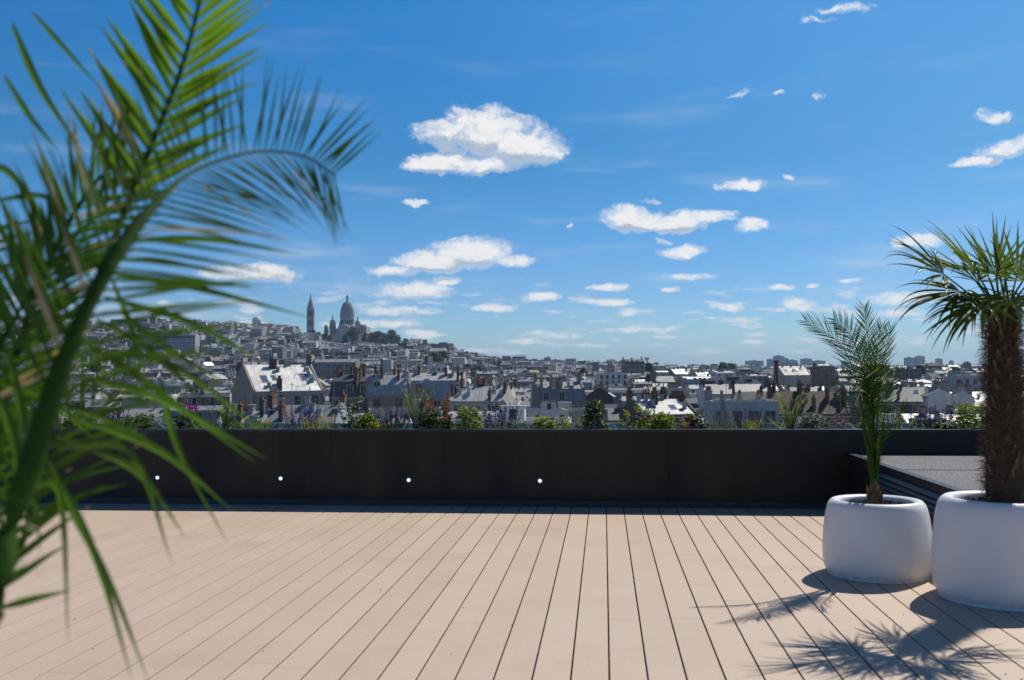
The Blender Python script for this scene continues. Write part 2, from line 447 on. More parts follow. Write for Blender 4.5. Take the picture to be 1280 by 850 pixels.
for (px, py) in ((197, 597), (351, 598), (511, 600), (675, 601)):
    q = at(px, py, WALL_Y)
    Mx = Matrix.Rotation(R(90), 4, 'X')
    mb = MB(); mb.lathe([(0.024, 0.0), (0.026, 0.004), (0.0155, 0.008), (0.015, 0.0035)], 20, cap0=False, cap1=False)
    mb.v = [tuple(Mx @ Vector(v)) for v in mb.v]
    lt = mb.build('wall_light', M_steel, wall, True); lt.location = (q.x, -0.0005, q.z)
    mb = MB(); mb.lathe([(0.0150, 0.0035), (0.014, 0.0065), (0.008, 0.0085), (0.001, 0.009)], 16, cap0=True)
    mb.v = [tuple(Mx @ Vector(v)) for v in mb.v]
    mb.build('lens', M_lens, lt, True)

# planting trough and glass guard behind the parapet
tr = thing('planting_trough', 'long planting trough of dark soil right behind the charcoal parapet', 'planter', (0, WALL_Y + 0.13, 0))
M_zinc_trim = mat('trough_metal', (0.30, 0.34, 0.36), 0.5, 0.3, var=0.1)
mb = MB(); mb.box(-8.5, 9.6, 0, 0.02, -0.2, 0.6); mb.box(-8.5, 9.6, 0.62, 0.64, -0.2, 0.6); mb.build('side_panel', M_zinc_trim, tr)
mb = MB(); mb.box(-8.5, 9.6, 0.021, 0.619, -0.2, 0.55); mb.build('soil', M_soil, tr)
gg = thing('glass_guard', 'pale frosted glass guard along the outer edge of the planting', 'glass guard', (0, WALL_Y + 0.82, 0))
M_gl = mat('frosted_glass', (0.48, 0.62, 0.66), 0.25, 0.0, spec=0.6)
x = -8.4
while x < 9.4:
    mb = MB(); mb.box(x, x + 1.46, 0, 0.018, -0.1, 0.692); mb.build('glass_panel', M_gl, gg)
    mb = MB(); mb.box(x + 1.465, x + 1.495, -0.01, 0.03, -0.1, 0.698); mb.build('post', M_charcoal_trim, gg)
    x += 1.5

# ------------------------------------------------------------------ rooftop plant housing on the right
BX0 = at(1057, 566, WALL_Y - 0.02).x
BZ = at(1057, 566, WALL_Y - 0.02).z
pc = on_z(1185, 613, BZ)
BY0 = pc.y; BY1 = WALL_Y - 0.02; BX1 = 6.2
hb = thing('roof_housing', 'low dark rooftop plant housing with grey felt top and louvred side', 'roof housing', (BX0, BY0, 0))
W_, D_ = BX1 - BX0, BY1 - BY0
mb = MB(); mb.box(0.03, W_, 0.03, D_, 0.003, BZ - 0.03); mb.build('cladding', M_charcoal, hb)
mb = MB(); mb.box(0.065, W_ - 0.01, 0.065, D_ - 0.004, BZ - 0.0295, BZ - 0.014); 
def felt():
    m = bpy.data.materials.new('grey_felt'); m.use_nodes = True
    t = m.node_tree; g = G(t); b = t.nodes['Principled BSDF']
    tc = g.n('ShaderNodeTexCoord').outputs['Object']
    n = g.n('ShaderNodeTexNoise', {'Vector': tc, 'Scale': 120.0, 'Detail': 3.0, 'Roughness': 0.85}).outputs[0]
    n2 = g.n('ShaderNodeTexNoise', {'Vector': tc, 'Scale': 3.0, 'Detail': 5.0}).outputs[0]
    c = g.ramp(n, [(0.38, 0.02), (0.52, 0.12), (0.64, 0.55)])
    c = g.mix(g.rng(n2, 0.4, 0.7, 0, 0.35), c, (0.10, 0.10, 0.10))
    t.links.new(c, b.inputs['Base Color']); b.inputs['Roughness'].default_value = 0.85
    t.links.new(g.n('ShaderNodeBump', {'Strength': 0.7, 'Distance': 0.004, 'Height': n}).outputs[0], b.inputs['Normal'])
    return m
M_felt = felt()
mb.build('felt_top', M_felt, hb)
mb = MB()
for yy in (1.35,):
    mb.box(0.07, W_ - 0.02, yy, yy + 0.02, BZ - 0.0135, BZ - 0.011)
mb.build('felt_lap', mat('felt_lap', (0.09, 0.09, 0.09), 0.8, var=0.3, vscale=60), hb)
mb = MB()
mb.box(0, 0.06, 0, D_, BZ - 0.05, BZ); mb.box(0.061, W_, 0, 0.06, BZ - 0.05, BZ)
mb.build('edge_trim', M_charcoal_trim, hb)
lv = MB()
y0, y1 = 0.05, 1.62
lv.box(-0.005, 0.028, y1, y1 + 0.04, 0.01, BZ - 0.055); lv.build('louvre_post', M_charcoal_trim, hb)
lv = MB(); lv.box(-0.005, 0.028, 0.031, y0, 0.01, BZ - 0.055); lv.build('louvre_post', M_charcoal_trim, hb)
lv = MB(); z = 0.02
while z < BZ - 0.08:
    lv.poly([(-0.012, y0, z), (-0.012, y1, z), (0.022, y1, z + 0.034), (0.022, y0, z + 0.034)][::-1])
    lv.poly([(-0.012, y0, z), (-0.012, y1, z), (-0.008, y1, z - 0.008), (-0.008, y0, z - 0.008)])
    lv.poly([(-0.008, y0, z - 0.008), (-0.008, y1, z - 0.008), (0.026, y1, z + 0.026), (0.026, y0, z + 0.026)])
    z += 0.038
lv.build('louvre', M_louvre, hb)
lv = MB(); z = 0.02
while z < BZ - 0.08:
    lv.poly([(0.06, -0.012, z), (W_, -0.012, z), (W_, 0.022, z + 0.034), (0.06, 0.022, z + 0.034)])
    lv.poly([(0.06, -0.008, z - 0.008), (W_, -0.008, z - 0.008), (W_, 0.026, z + 0.026), (0.06, 0.026, z + 0.026)][::-1])
    z += 0.038
lv.build('louvre', M_louvre, hb)
# ------------------------------------------------------------------ pots
def pot(label, px, py_front, rad, h, rim):
    """px: centre column, py_front: lowest front point of the pot"""
    f = on_z(px, py_front, 0)
    d = (f - Vector((0, 0, 0))).normalized()
    c = Vector((f.x + d.x * rad * 0.86, f.y + d.y * rad * 0.86, 0))
    t = thing('plant_pot', label, 'plant pot', c, 0, 'white rounded plant pots')
    prof = [(0.0, 0.0), (rad * 0.84, 0.0), (rad * 0.91, h * 0.025), (rad * 0.965, h * 0.09), (rad * 0.992, h * 0.19), (rad, h * 0.31),
            (rad * 0.99, h * 0.50), (rad * 0.965, h * 0.68), (rad * 0.935, h * 0.82), (rad * 0.89, h * 0.94), (rad * 0.81, h),
            (rad * 0.72, h * 0.995), (rad * 0.67, h * 0.965), (rad * 0.65, h * 0.90), (rad * 0.65, h * 0.80)]
    # resample smoothly
    P_ = []
    for i in range(len(prof) - 1):
        a, b = Vector(prof[i]), Vector(prof[i + 1])
        p0 = Vector(prof[max(i - 1, 0)]); p3 = Vector(prof[min(i + 2, len(prof) - 1)])
        for k in range(3):
            u = k / 3
            P_.append(0.5 * ((2 * a) + (b - p0) * u + (2 * p0 - 5 * a + 4 * b - p3) * u * u + (3 * a - p0 - 3 * b + p3) * u ** 3))
    P_.append(Vector(prof[-1]))
    mb = MB(); mb.lathe([(max(p[0], 0.0005), max(p[1], 0.0)) for p in P_], 72, cap0=False, cap1=False)
    mb.build('shell', M_pot, t, True)
    mb = MB(); r = random.Random(int(rad * 1000)); n = 40
    rows = []
    for i in range(9):
        rr = rad * 0.66 * (1 - i / 8.3)
        rows.append([(rr * math.cos(2 * math.pi * j / n), rr * math.sin(2 * math.pi * j / n), h * 0.955 - 0.03 + 0.03 * (i / 8) + r.uniform(-0.006, 0.006)) for j in range(n)])
    mb.grid(rows, 0, True, False, True)
    for i in range(160):
        a = r.uniform(0, 6.28); q = rad * 0.62 * math.sqrt(r.random()); s = r.uniform(0.003, 0.009)
        M_ = Matrix.Translation((q * math.cos(a), q * math.sin(a), h * 0.955 - 0.012 + 0.012 * (1 - q / rad))) @ Euler((r.uniform(0, 3), r.uniform(0, 3), r.uniform(0, 3))).to_matrix().to_4x4()
        mb.box(-s, s, -s * .5, s * .5, -s * .4, s * .4, 0, M_)
    mb.build('soil', M_soil, t)
    return c, h
potA, hA = pot('smaller white rounded pot holding the slender feathery palm', 1097, 729, 0.306, 0.435, 0)
potB, hB = pot('larger white rounded pot holding the fan palm with shaggy trunk', 1256, 763, 0.352, 0.525, 0)

# ------------------------------------------------------------------ feather palm fronds
def spline(pts, n):
    pts = [Vector(p) for p in pts]; P_ = []
    m = len(pts) - 1
    for s in range(n + 1):
        t = s / n * m; i = min(int(t), m - 1); u = t - i
        a, b = pts[i], pts[i + 1]
        p0 = pts[i - 1] if i > 0 else a * 2 - b
        p3 = pts[i + 2] if i + 2 <= m else b * 2 - a
        P_.append(0.5 * ((2 * a) + (b - p0) * u + (2 * p0 - 5 * a + 4 * b - p3) * u * u + (3 * a - p0 - 3 * b + p3) * u ** 3))
    return P_

def frond(name, parent, pts, N, nleaf, L0, w, r0=0.012, start=0.2, angA=(70, 35), angB=(70, 35), droop=0.5, seed=1, mats=None,
          vee=0.35, lprof=None, both=(1, 1), droopB=None, dry=0.15, seg=6, jit=7, rprof=None):
    """rachis along pts; N = hint for the side the frond shows; leaflets in two rows"""
    r = random.Random(seed)
    C_ = spline(pts, 40)
    mb = MB()
    mb.tube(C_, [r0 * (rprof(i / 40) if rprof else (1 - 0.85 * (i / 40))) for i in range(41)], 12, 1, 0.75)
    N = Vector(N).normalized()
    for k in range(nleaf):
        t = start + (0.995 - start) * (k + 0.5) / nleaf
        s = t * 40; i = min(int(s), 39); p = C_[i].lerp(C_[i + 1], s - i)
        T = (C_[min(i + 2, 40)] - C_[max(i - 1, 0)]).normalized()
        S_ = T.cross(N).normalized(); U = S_.cross(T).normalized()
        u = (t - start) / (1 - start)
        Lf = (lprof(u) if lprof else (0.55 + 0.45 * math.sin(min(1, u * 1.8) * math.pi / 2)) * (1 - 0.55 * u ** 3))
        for sgn, ang, on in ((1, angA, both[0]), (-1, angB, both[1])):
            if not on or r.random() > on: continue
            a = R(ang[0] + (ang[1] - ang[0]) * u + r.uniform(-jit, jit))
            v = vee + r.uniform(-0.15, 0.15)
            d = T * math.cos(a) + (S_ * sgn * math.cos(v) + U * math.sin(v)) * math.sin(a)
            L = L0 * Lf * r.uniform(0.88, 1.1)
            m = 2 if r.random() < dry * 0.3 else 0
            dr = droop if sgn > 0 or droopB is None else droopB
            mb.blade(p, d, U, L, w * r.uniform(0.85, 1.12) * (1 - 0.35 * u), dr * r.uniform(0.6, 1.4), seg, 0.55, m, peak=0.3, tip=0.04, base=0.4)
            if r.random() < dry:   # pale dried tip
                q = Vector(mb.v[-2]); mb.blade(q, d + Vector((0, 0, -dr * 0.5)), U, L * 0.09, w * 0.25, 0.3, 2, 0.3, 2)
    return mb.build(name, mats or [M_leaf, M_rachis, M_leaf_dry], parent)

M_leaf2 = leaf_mat('young_palm_leaf', (0.026, 0.062, 0.012), (0.015, 0.036, 0.010), 0.5, 0.25, 5, (0.12, 0.24, 0.02))
M_leaf2.node_tree.nodes['Principled BSDF'].inputs['Specular IOR Level'].default_value = 0.15
# --- the young feather palm in the smaller pot
base = potA + Vector((-0.01, 0, hA * 0.955 + 0.0))
pa = thing('feather_palm', 'young feather palm with upright arching fronds in the smaller white pot', 'palm', base)
PY = base.y
def rel(px, py, dy=0.0): return at(px, py, PY + dy) - base
r = random.Random(5)
mb = MB()
mb.lathe([(0.032, -0.02), (0.036, 0.01), (0.032, 0.05), (0.028, 0.09), (0.018, 0.14)], 16)
for i in range(26):
    a = i * 2.4; z = 0.0 + 0.07 * i / 26
    d = Vector((math.cos(a), math.sin(a), 1.6))
    mb.blade(Vector((math.cos(a) * 0.03, math.sin(a) * 0.03, z)), d + Vector((0, 0, 1)), Vector((math.cos(a), math.sin(a), 0)), r.uniform(0.04, 0.065), 0.024, -0.1, 3, 0.4, 0, peak=0.3, base=0.9)
mb.build('trunk', mat('young_trunk', (0.16, 0.09, 0.045), 0.85, var=0.5, vscale=30), pa)
cam_dir = (-Vector((base.x, base.y, -0.3))).normalized()
FR = [  # control points in the photo's plane + depth offsets
 ([(1093,620),(1092,560),(1090,490),(1086,430),(1080,383)], (0,-.02,-.03,-.05,-.08), 34, 0.17, (0.55,0.3), .42),
 ([(1092,620),(1083,560),(1074,490),(1052,432),(1006,401)], (0,.03,.05,.08,.10), 32, 0.20, (0.5,0.3), .44),
 ([(1093,620),(1095,560),(1098,500),(1104,450),(1114,408)], (0,.03,.06,.10,.15), 24, 0.15, (0.55,0.3), .48),
 ([(1093,620),(1089,550),(1082,480),(1066,425),(1042,398)], (0,-.04,-.08,-.14,-.20), 32, 0.18, (0.5,0.3), .45),
 ([(1094,620),(1094,560),(1092,510),(1094,455),(1102,405)], (0,.0,.02,.05,.04), 30, 0.16, (0.5,0.3), .45),
 ([(1095,620),(1099,570),(1104,530),(1110,490),(1124,462)], (0,-.03,-.05,-.10,-.16), 16, 0.14, (0.5,0.3), .48),
 ([(1092,620),(1086,575),(1079,535),(1064,500),(1040,478)], (0,-.03,-.06,-.12,-.20), 16, 0.14, (0.5,0.3), .48),
 ([(1093,620),(1091,575),(1090,520),(1086,470),(1084,430)], (0,.06,.10,.16,.22), 26, 0.15, (0.5,0.3), .50),
 ([(1095,620),(1098,580),(1103,550),(1114,530),(1134,505)], (0,.02,.06,.12,.16), 16, 0.12, (0.5,0.3), .45),
]
for k, (pp, dy, nl, L0, _, st) in enumerate(FR):
    pts = [rel(x, y, d) for (x, y), d in zip(pp, dy)]
    frond('frond', pa, pts, cam_dir + Vector((0.4 * math.sin(k * 2.1), 0.3, 0.25)), nl, L0 * .9, 0.0088, 0.0075, st, (56, 28), (56, 28), 0.18, 20 + k,
          vee=0.35, dry=0.10, seg=4, mats=[M_leaf2, M_rachis, M_leaf_dry])
# short spiny leaflets low on the stalks
mb = MB()
for i in range(150):
    z = r.uniform(0.15, 0.72); a = r.uniform(0, 6.28)
    x = -0.06 * z * z + r.uniform(-.012, .012) * (1 + 2 * z)
    mb.blade((x + 0.012 * math.cos(a), 0.012 * math.sin(a), z), Vector((math.cos(a) * 0.45, math.sin(a) * 0.45, 1.0)), Vector((math.cos(a), math.sin(a), -0.5)), r.uniform(0.06, 0.17), 0.007, 0.2, 4, 0.4)
mb.build('stalk_spines', M_leaf2, pa)

# ------------------------------------------------------------------ fan palm in the larger pot
base = potB + Vector((0.012, 0, hB * 0.955))
pb = thing('fan_palm', 'fan palm with shaggy brown fibre trunk in the larger white pot', 'palm', base)
PY = base.y
topz = rel(1255, 384).z
r = random.Random(9)
TR = [(-0.002, 0.085, 0), (0.0, 0.09, 0.02), (0.0, 0.092, 0.10), (0.004, 0.089, 0.25), (0.006, 0.085, 0.45), (0.008, 0.079, 0.65), (0.008, 0.072, 0.82), (0.008, 0.068, 0.97), (0.008, 0.045, 1.04)]
mb = MB(); rows = []
for xo, rad, u in TR:
    z = topz * u - 0.02
    rows.append([(xo + rad * (1 + 0.05 * r.uniform(-1, 1)) * math.cos(2 * math.pi * j / 28), rad * (1 + 0.05 * r.uniform(-1, 1)) * math.sin(2 * math.pi * j / 28), z) for j in range(28)])
mb.grid(rows, 0, True, True, True)
tk = mb.build('trunk', M_bark, pb, True)
mb = MB()     # old leaf bases
for i in range(95):
    u = ((i + 0.5) / 95 + r.uniform(-.02, .02)); a = i * 2.399 + r.uniform(-.6, .6); z = topz * u * 1.02 - 0.01
    rad = 0.092 - 0.024 * u
    dirv = Vector((math.cos(a) * 0.62, math.sin(a) * 0.62, 1))
    w_ = r.uniform(0.020, 0.034)
    mb.blade((0.006 + rad * 0.93 * math.cos(a), rad * 0.93 * math.sin(a), z), dirv, Vector((math.cos(a), math.sin(a), 0)), r.uniform(0.04, 0.10), w_, -0.3, 3, -0.25, 0, peak=0.3, base=1.0, tip=0.5)
mb.build('leaf_bases', M_boot, tk)
mb = MB()     # hairs
for i in range(9500):
    u = r.random() ** 0.9; a = r.uniform(0, 6.283); z = topz * u * 1.02
    rad = (0.094 - 0.024 * u) * (1 if u > 0.02 else 0.97)
    o_ = Vector((math.cos(a), math.sin(a), 0)); tg = Vector((-math.sin(a), math.cos(a), 0))
    dirv = (o_ * r.uniform(0.15, 0.9) + tg * r.uniform(-0.9, 0.9) + Vector((0, 0, r.uniform(-1.3, 0.9))))
    mb.blade(Vector((0.006, 0, z)) + o_ * rad * 0.95, dirv, o_, r.uniform(0.03, 0.10), r.uniform(0.0012, 0.003), r.uniform(0.2, 1.2), 3, 0, 0 if r.random() < .75 else 1)
mb.build('fibre', [M_fibre, M_boot], tk)

def fan_leaf(parent, hub, D, N, pet_from, L=0.40, nseg=34, spread=150, seed=0, droop=0.35):
    r = random.Random(seed)
    D = D.normalized(); S_ = D.cross(N).normalized(); U = S_.cross(D).normalized()
    mb = MB()
    C_ = spline([pet_from, pet_from.lerp(hub, 0.5) + Vector((0, 0, 0.015)), hub], 8)
    mb.tube(C_, [0.010, 0.0085, 0.0075, 0.0068, 0.0062, 0.0058, 0.0055, 0.0052, 0.005], 6, 1, 0.6)
    dth = R(2 * spread) / nseg
    for k in range(nseg):
        th = -R(spread) + (k + 0.5) * dth + R(r.uniform(-4, 4))
        d = (D * math.cos(th) + S_ * math.sin(th) + U * r.uniform(-.13, .13)).normalized()
        e = abs(th) / R(spread)
        Ls = L * (1 - 0.42 * e ** 1.7) * r.uniform(0.80, 1.08)
        cup = U * (0.18 * (1 - e) + 0.12)
        sd_ = (S_ * math.cos(th) - D * math.sin(th))
        fr = 0.31
        pos = hub.copy(); dv = (d + cup * 0.6).normalized(); rows = []; n = 8
        twist = r.uniform(-0.5, 0.5); dz = droop * r.uniform(0.3, 2.2)
        wmax = fr * Ls * math.tan(dth / 2) * 1.02
        for i in range(n + 1):
            t = i / n
            wv = wmax * (t / fr) if t < fr else wmax * max(0.05, 1 - ((t - fr) / (1 - fr)) ** 1.5)
            sv = (sd_ + U * twist * max(0, t - fr)).normalized()
            up = sv.cross(dv).normalized()
            if up.dot(U) < 0: up = -up
            rows.append([pos - sv * wv + up * wv * 0.5, pos.copy(), pos + sv * wv + up * wv * 0.5])
            pos = pos + dv * (Ls / n)
            dv = (dv + Vector((0, 0, -1)) * dz * max(0, t - 0.2) ** 1.3 * 0.9).normalized()
        mb.grid(rows, 2 if r.random() < 0.02 else 0)
    return mb.build('fan_leaf', [M_fan, M_rachis, M_leaf_dry], parent)

crown = Vector((0.008, 0, topz * 0.98))
LEAVES = []
# leaves the photo shows, by hub position and pointing direction, then the rest of the crown
for (hx, hy, dy, tx, ty, tdy, L_, dr) in [
    (1180,343,-.10,1110,318,-.15,0.42,.5), (1222,352,-.16,1170,318,-.25,0.30,.3), (1200,364,.05,1140,392,.02,0.42,.9), (1222,374,-.08,1170,425,-.12,0.36,.9), (1234,342,-.1,1200,292,-.12,0.32,.2), (1216,335,.05,1165,300,.10,0.42,.25),
    (1245,342,-.05,1236,295,-.10,0.33,.15), (1272,342,.04,1292,295,.06,0.33,.2), (1232,378,-.12,1190,420,-.22,0.37,.8), (1262,372,-.22,1262,400,-.42,0.36,.9),
    (1290,350,-.12,1345,320,-.20,0.40,.5), (1300,365,.04,1370,370,.05,0.40,.8), (1285,378,-.14,1320,420,-.22,0.36,.9), 
    (1240,370,.16,1210,400,.34,0.36,.9), (1256,345,-.02,1254,290,-.02,0.28,.1),
    (1208,338,.12,1140,330,.22,0.38,.6), (1278,352,-.2,1295,340,-.42,0.32,.5)]:
    LEAVES.append((rel(hx, hy, dy), rel(tx, ty, tdy), L_, dr))
for k, (hub, tgt, L_, dr) in enumerate(LEAVES):
    D = (tgt - hub).normalized()
    hz = Vector((D.x, D.y, 0)); 
    N = Vector((0, 0, 1)) - D * D.z
    if N.length < 0.4: N = -Vector((hub.x, hub.y, 0.01)).normalized() - D * 0.1
    N = (N.normalized() + Vector((r.uniform(-.4, .4), r.uniform(-.4, .4) - (0.5 if k < 8 else .3), 0))).normalized()
    a = math.atan2(hub.y, hub.x)
    fan_leaf(pb, hub, D, N, crown + Vector((0.04 * math.cos(a), 0.04 * math.sin(a), r.uniform(-0.06, 0.04))), L_, r.choice((15, 17, 18)), (r.uniform(80, 105) if k < 8 else r.uniform(100, 130)), 60 + k, dr * .75)
mb = MB(); mb.blade(crown + Vector((0, 0, .02)), Vector((0.05, -.05, 1)), Vector((1, 0, 0)), 0.24, 0.02, 0, 4, 0.8)
mb.blade(crown + Vector((0.01, 0, .02)), Vector((-0.14, .05, 1)), Vector((1, .3, 0)), 0.26, 0.025, 0, 4, 0.8)
mb.build('spear_leaf', M_fan, pb)

# ------------------------------------------------------------------ big feather palm close to the camera on the left
g0 = Vector((-1.22, 1.15, 0))
pc_ = thing('feather_palm', 'big out of focus feather palm with arching fronds close on the left', 'palm', g0)
def pt(px, py, Y): return at(px, py, Y) - g0
toc = Vector((0.62, -1.0, 0.05))
r = random.Random(21)
mb = MB()
mb.lathe([(0.10, 0.0), (0.115, 0.1), (0.11, 0.3), (0.09, 0.38), (0.06, 0.45), (0.03, 0.50)], 20)
for i in range(60):
    a = i * 2.4; z = 0.05 + 0.33 * i / 60
    mb.blade(Vector((math.cos(a) * 0.105, math.sin(a) * 0.105, z)), Vector((math.cos(a) * .5, math.sin(a) * .5, 1.2)), Vector((math.cos(a), math.sin(a), 0)), 0.11, 0.07, -0.1, 3, 0.4, 0, peak=0.3, base=0.9)
mb.build('trunk', M_bark, pc_)
hub = [(-0.0, 0, 0.58)]
H0 = Vector((-0.03, -0.02, 0.45))
one = lambda u: 1.0
M_leaf_sun = leaf_mat('sunlit_palm_leaf', (0.045, 0.12, 0.012), (0.030, 0.085, 0.010), 0.42, 0.42, 5, (0.24, 0.46, 0.02))  # brighter copy of the palm leaf, sunlight painted into its colour
# hero frond arching to the right across the picture
frond('frond', pc_, [H0, pt(-75, 860, 1.02), pt(18, 640, 1.06), pt(80, 450, 1.10), pt(145, 318, 1.16), pt(212, 236, 1.26), pt(262, 205, 1.36), pt(325, 189, 1.46), pt(382, 196, 1.55), pt(420, 220, 1.60)],
      toc, 52, 0.160, 0.0075, 0.0150, 0.30, (60, 52), (42, 72), 0.14, 31, droopB=0.05, dry=0.30, vee=0.12,
      lprof=lambda u: 1.25 - 0.50 * u ** 1.4, rprof=lambda t: 1.0 - .5 * t if t < .45 else (.775 - 4.2 * (t - .45) if t < .58 else max(.1, .23 - .25 * (t - .58))))
# frond rising steeply, sunlit from behind
frond('frond', pc_, [H0, pt(-20, 760, 1.30), pt(60, 520, 1.4), pt(130, 330, 1.45), pt(190, 180, 1.48), pt(232, 70, 1.50), pt(262, -60, 1.5), pt(275, -170, 1.5)],
      toc + Vector((-.5, 0, .2)), 27, 0.185, 0.018, 0.009, 0.50, (46, 40), (52, 42), 0.05, 33, mats=[M_leaf_sun, M_rachis, M_leaf_dry], dry=0.12, vee=0.1, lprof=lambda u: 1.0 - 0.3 * u)
# frond behind, going up to the left
frond('frond', pc_, [H0, pt(-60, 760, 1.35), pt(-20, 560, 1.45), pt(25, 430, 1.5), pt(60, 330, 1.52), pt(110, 240, 1.5), pt(160, 190, 1.5)],
      toc + Vector((.3, 0, .1)), 32, 0.18, 0.011, 0.012, 0.30, (50, 35), (50, 35), 0.10, 35, dry=0.25, vee=0.2)
frond('frond', pc_, [H0, pt(-90, 760, 1.15), pt(-60, 600, 1.2), pt(0, 430, 1.28), pt(90, 300, 1.4), pt(170, 235, 1.52)],
      toc + Vector((0, 0, .5)), 26, 0.17, 0.011, 0.007, 0.30, (52, 35), (48, 35), 0.10, 37, dry=0.25, vee=0.3)
frond('frond', pc_, [H0, pt(-60, 820, 1.3), pt(-90, 650, 1.35), pt(-100, 500, 1.4), pt(-80, 380, 1.45), pt(-20, 280, 1.5)],
      toc, 26, 0.19, 0.011, 0.012, 0.25, (58, 40), (50, 35), 0.15, 41, dry=0.3, vee=0.2)
frond('frond', pc_, [H0, pt(-60, 800, 1.30), pt(-28, 650, 1.32), pt(5, 520, 1.34), pt(35, 400, 1.36), pt(75, 300, 1.40)],
      toc + Vector((-.3, 0, .3)), 30, 0.17, 0.010, 0.006, 0.25, (55, 35), (45, 32), 0.12, 39, dry=0.25, vee=0.3)
frond('frond', pc_, [H0, pt(-50, 830, 1.22), pt(5, 690, 1.25), pt(45, 600, 1.30), pt(100, 520, 1.36), pt(160, 480, 1.42)],
      toc + Vector((0, 0, .6)), 18, 0.16, 0.010, 0.006, 0.25, (50, 35), (60, 40), 0.25, 43, dry=0.2, vee=0.2)
# fronds the lens does not reach, so the crown is whole from other sides
for k in range(6):
    a = R(120 + k * 42)
    o_ = Vector((math.cos(a), math.sin(a), 0))
    frond('frond', pc_, [H0, H0 + o_ * .1 + Vector((0, 0, .25)), H0 + o_ * .28 + Vector((0, 0, .55)), H0 + o_ * .55 + Vector((0, 0, .72)), H0 + o_ * .85 + Vector((0, 0, .62))],
          Vector((0, 0, 1)), 30, 0.22, 0.013, 0.012, 0.3, (60, 35), (60, 35), 0.3, 50 + k, seg=4)
# single long leaflets hanging from the low part of the stalks towards the right
def streak(p0, p1, p2, Y0, Y1, w, m=0):
    mb = MB()
    a, b, c = pt(*p0, Y0), pt(*p1, (Y0 + Y1) / 2), pt(*p2, Y1)
    C_ = spline([a, b, c], 10); rows = []
    nn = Vector((-0.3, 0.8, 0.5))
    for i, p in enumerate(C_):
        t = i / 10
        T = (C_[min(i + 1, 10)] - C_[max(i - 1, 0)]).normalized()
        S_ = T.cross(nn).normalized(); U = S_.cross(T)
        h = w * 0.5 * (0.45 + 0.55 * min(1, t / .3)) * (1 if t < .3 else max(0.05, 1 - ((t - .3) / .7) ** 1.6))
        rows.append([p - S_ * h + U * h * .5, p, p + S_ * h + U * h * .5])
    mb.grid(rows, m); mb.build('leaflet', [M_leaf, M_rachis, M_leaf_dry], pc_)
ST = [((150,302),(260,300),(376,318),1.35,1.5,.011),((150,325),(210,328),(290,345),1.35,1.45,.010),((128,340),(250,362),(392,398),1.3,1.5,.012),
 ((130,372),(240,405),(330,455),1.28,1.4,.012),((100,425),(185,480),(318,578),1.22,1.35,.013),((105,440),(210,455),(330,540),1.22,1.4,.013),
 ((95,470),(200,500),(335,575),1.2,1.3,.012),((85,520),(200,565),(292,640),1.2,1.3,.012),((70,545),(170,590),(232,672),1.18,1.3,.011),
 ((75,560),(165,570),(215,705),1.18,1.28,.011),((60,575),(120,700),(165,850),1.15,1.15,.011),((58,590),(130,715),(185,850),1.16,1.2,.010),
 ((60,500),(120,520),(185,548),1.2,1.3,.010),((40,610),(75,620),(85,800),1.12,1.15,.010),((200,470),(222,560),(285,680),1.3,1.35,.009),
 ((120,400),(190,440),(270,520),1.25,1.35,.011),((150,390),(215,440),(300,490),1.3,1.4,.010),((140,350),(170,430),(175,500),1.3,1.35,.009),
 ((20,640),(10,700),(-15,760),1.1,1.1,.012),((30,600),(60,560),(150,545),1.12,1.25,.011),((20,560),(70,500),(150,490),1.12,1.25,.011),
 ((0,480),(60,500),(130,560),1.2,1.3,.011),((0,520),(40,600),(50,690),1.15,1.2,.011),((10,440),(30,540),(25,640),1.15,1.15,.011),
 ((-20,470),(20,560),(10,690),1.1,1.1,.012),((5,95),(40,150),(75,190),1.4,1.45,.010),((15,30),(50,110),(110,200),1.45,1.5,.013),((40,15),(80,60),(125,110),1.45,1.5,.009),((-20,200),(20,225),(60,300),1.4,1.45,.012),((0,250),(50,245),(90,262),1.4,1.45,.010)]
for a, b, c, y0, y1, w in ST: streak(a, b, c, y0, y1, w * 1.0, 0)
# its pot stands just outside the picture
mb = MB()
tl = thing('plant_pot', 'white rounded pot under the big out of focus palm', 'plant pot', g0, 0, 'white rounded plant pots')
mb.lathe([(0.01, 0.0), (0.2, 0.0), (0.235, 0.02), (0.26, 0.1), (0.262, 0.2), (0.25, 0.3), (0.22, 0.335), (0.19, 0.33), (0.18, 0.28)], 48, cap0=False, cap1=False)
mb.build('shell', M_pot, tl, True)
mb = MB(); mb.lathe([(0.182, 0.29), (0.1, 0.3), (0.01, 0.3)], 24, cap0=False); mb.build('soil', M_soil, tl)

# ------------------------------------------------------------------ plants in the trough
def fl_mat(name, c): return leaf_mat(name, c, tuple(x * 0.7 for x in c), 0.6, 0.3, 30, tuple(min(1, x * 1.3) for x in c))
M_g1 = leaf_mat('bright_leaf', (0.10, 0.19, 0.03), (0.06, 0.12, 0.02), 0.4, 0.4, 12, (0.4, 0.5, 0.06))
M_g2 = leaf_mat('dark_leaf', (0.03, 0.06, 0.018), (0.02, 0.04, 0.015), 0.45, 0.3, 12, (0.14, 0.2, 0.03))
M_g3 = leaf_mat('grey_leaf', (0.16, 0.20, 0.13), (0.10, 0.13, 0.09), 0.6, 0.3, 12, (0.3, 0.35, 0.2))
M_g4 = leaf_mat('yellow_leaf', (0.26, 0.28, 0.05), (0.16, 0.2, 0.03), 0.5, 0.4, 12, (0.6, 0.6, 0.1))
M_red = leaf_mat('russet_leaf', (0.20, 0.075, 0.03), (0.12, 0.04, 0.02), 0.5, 0.3, 12, (0.5, 0.14, 0.05))
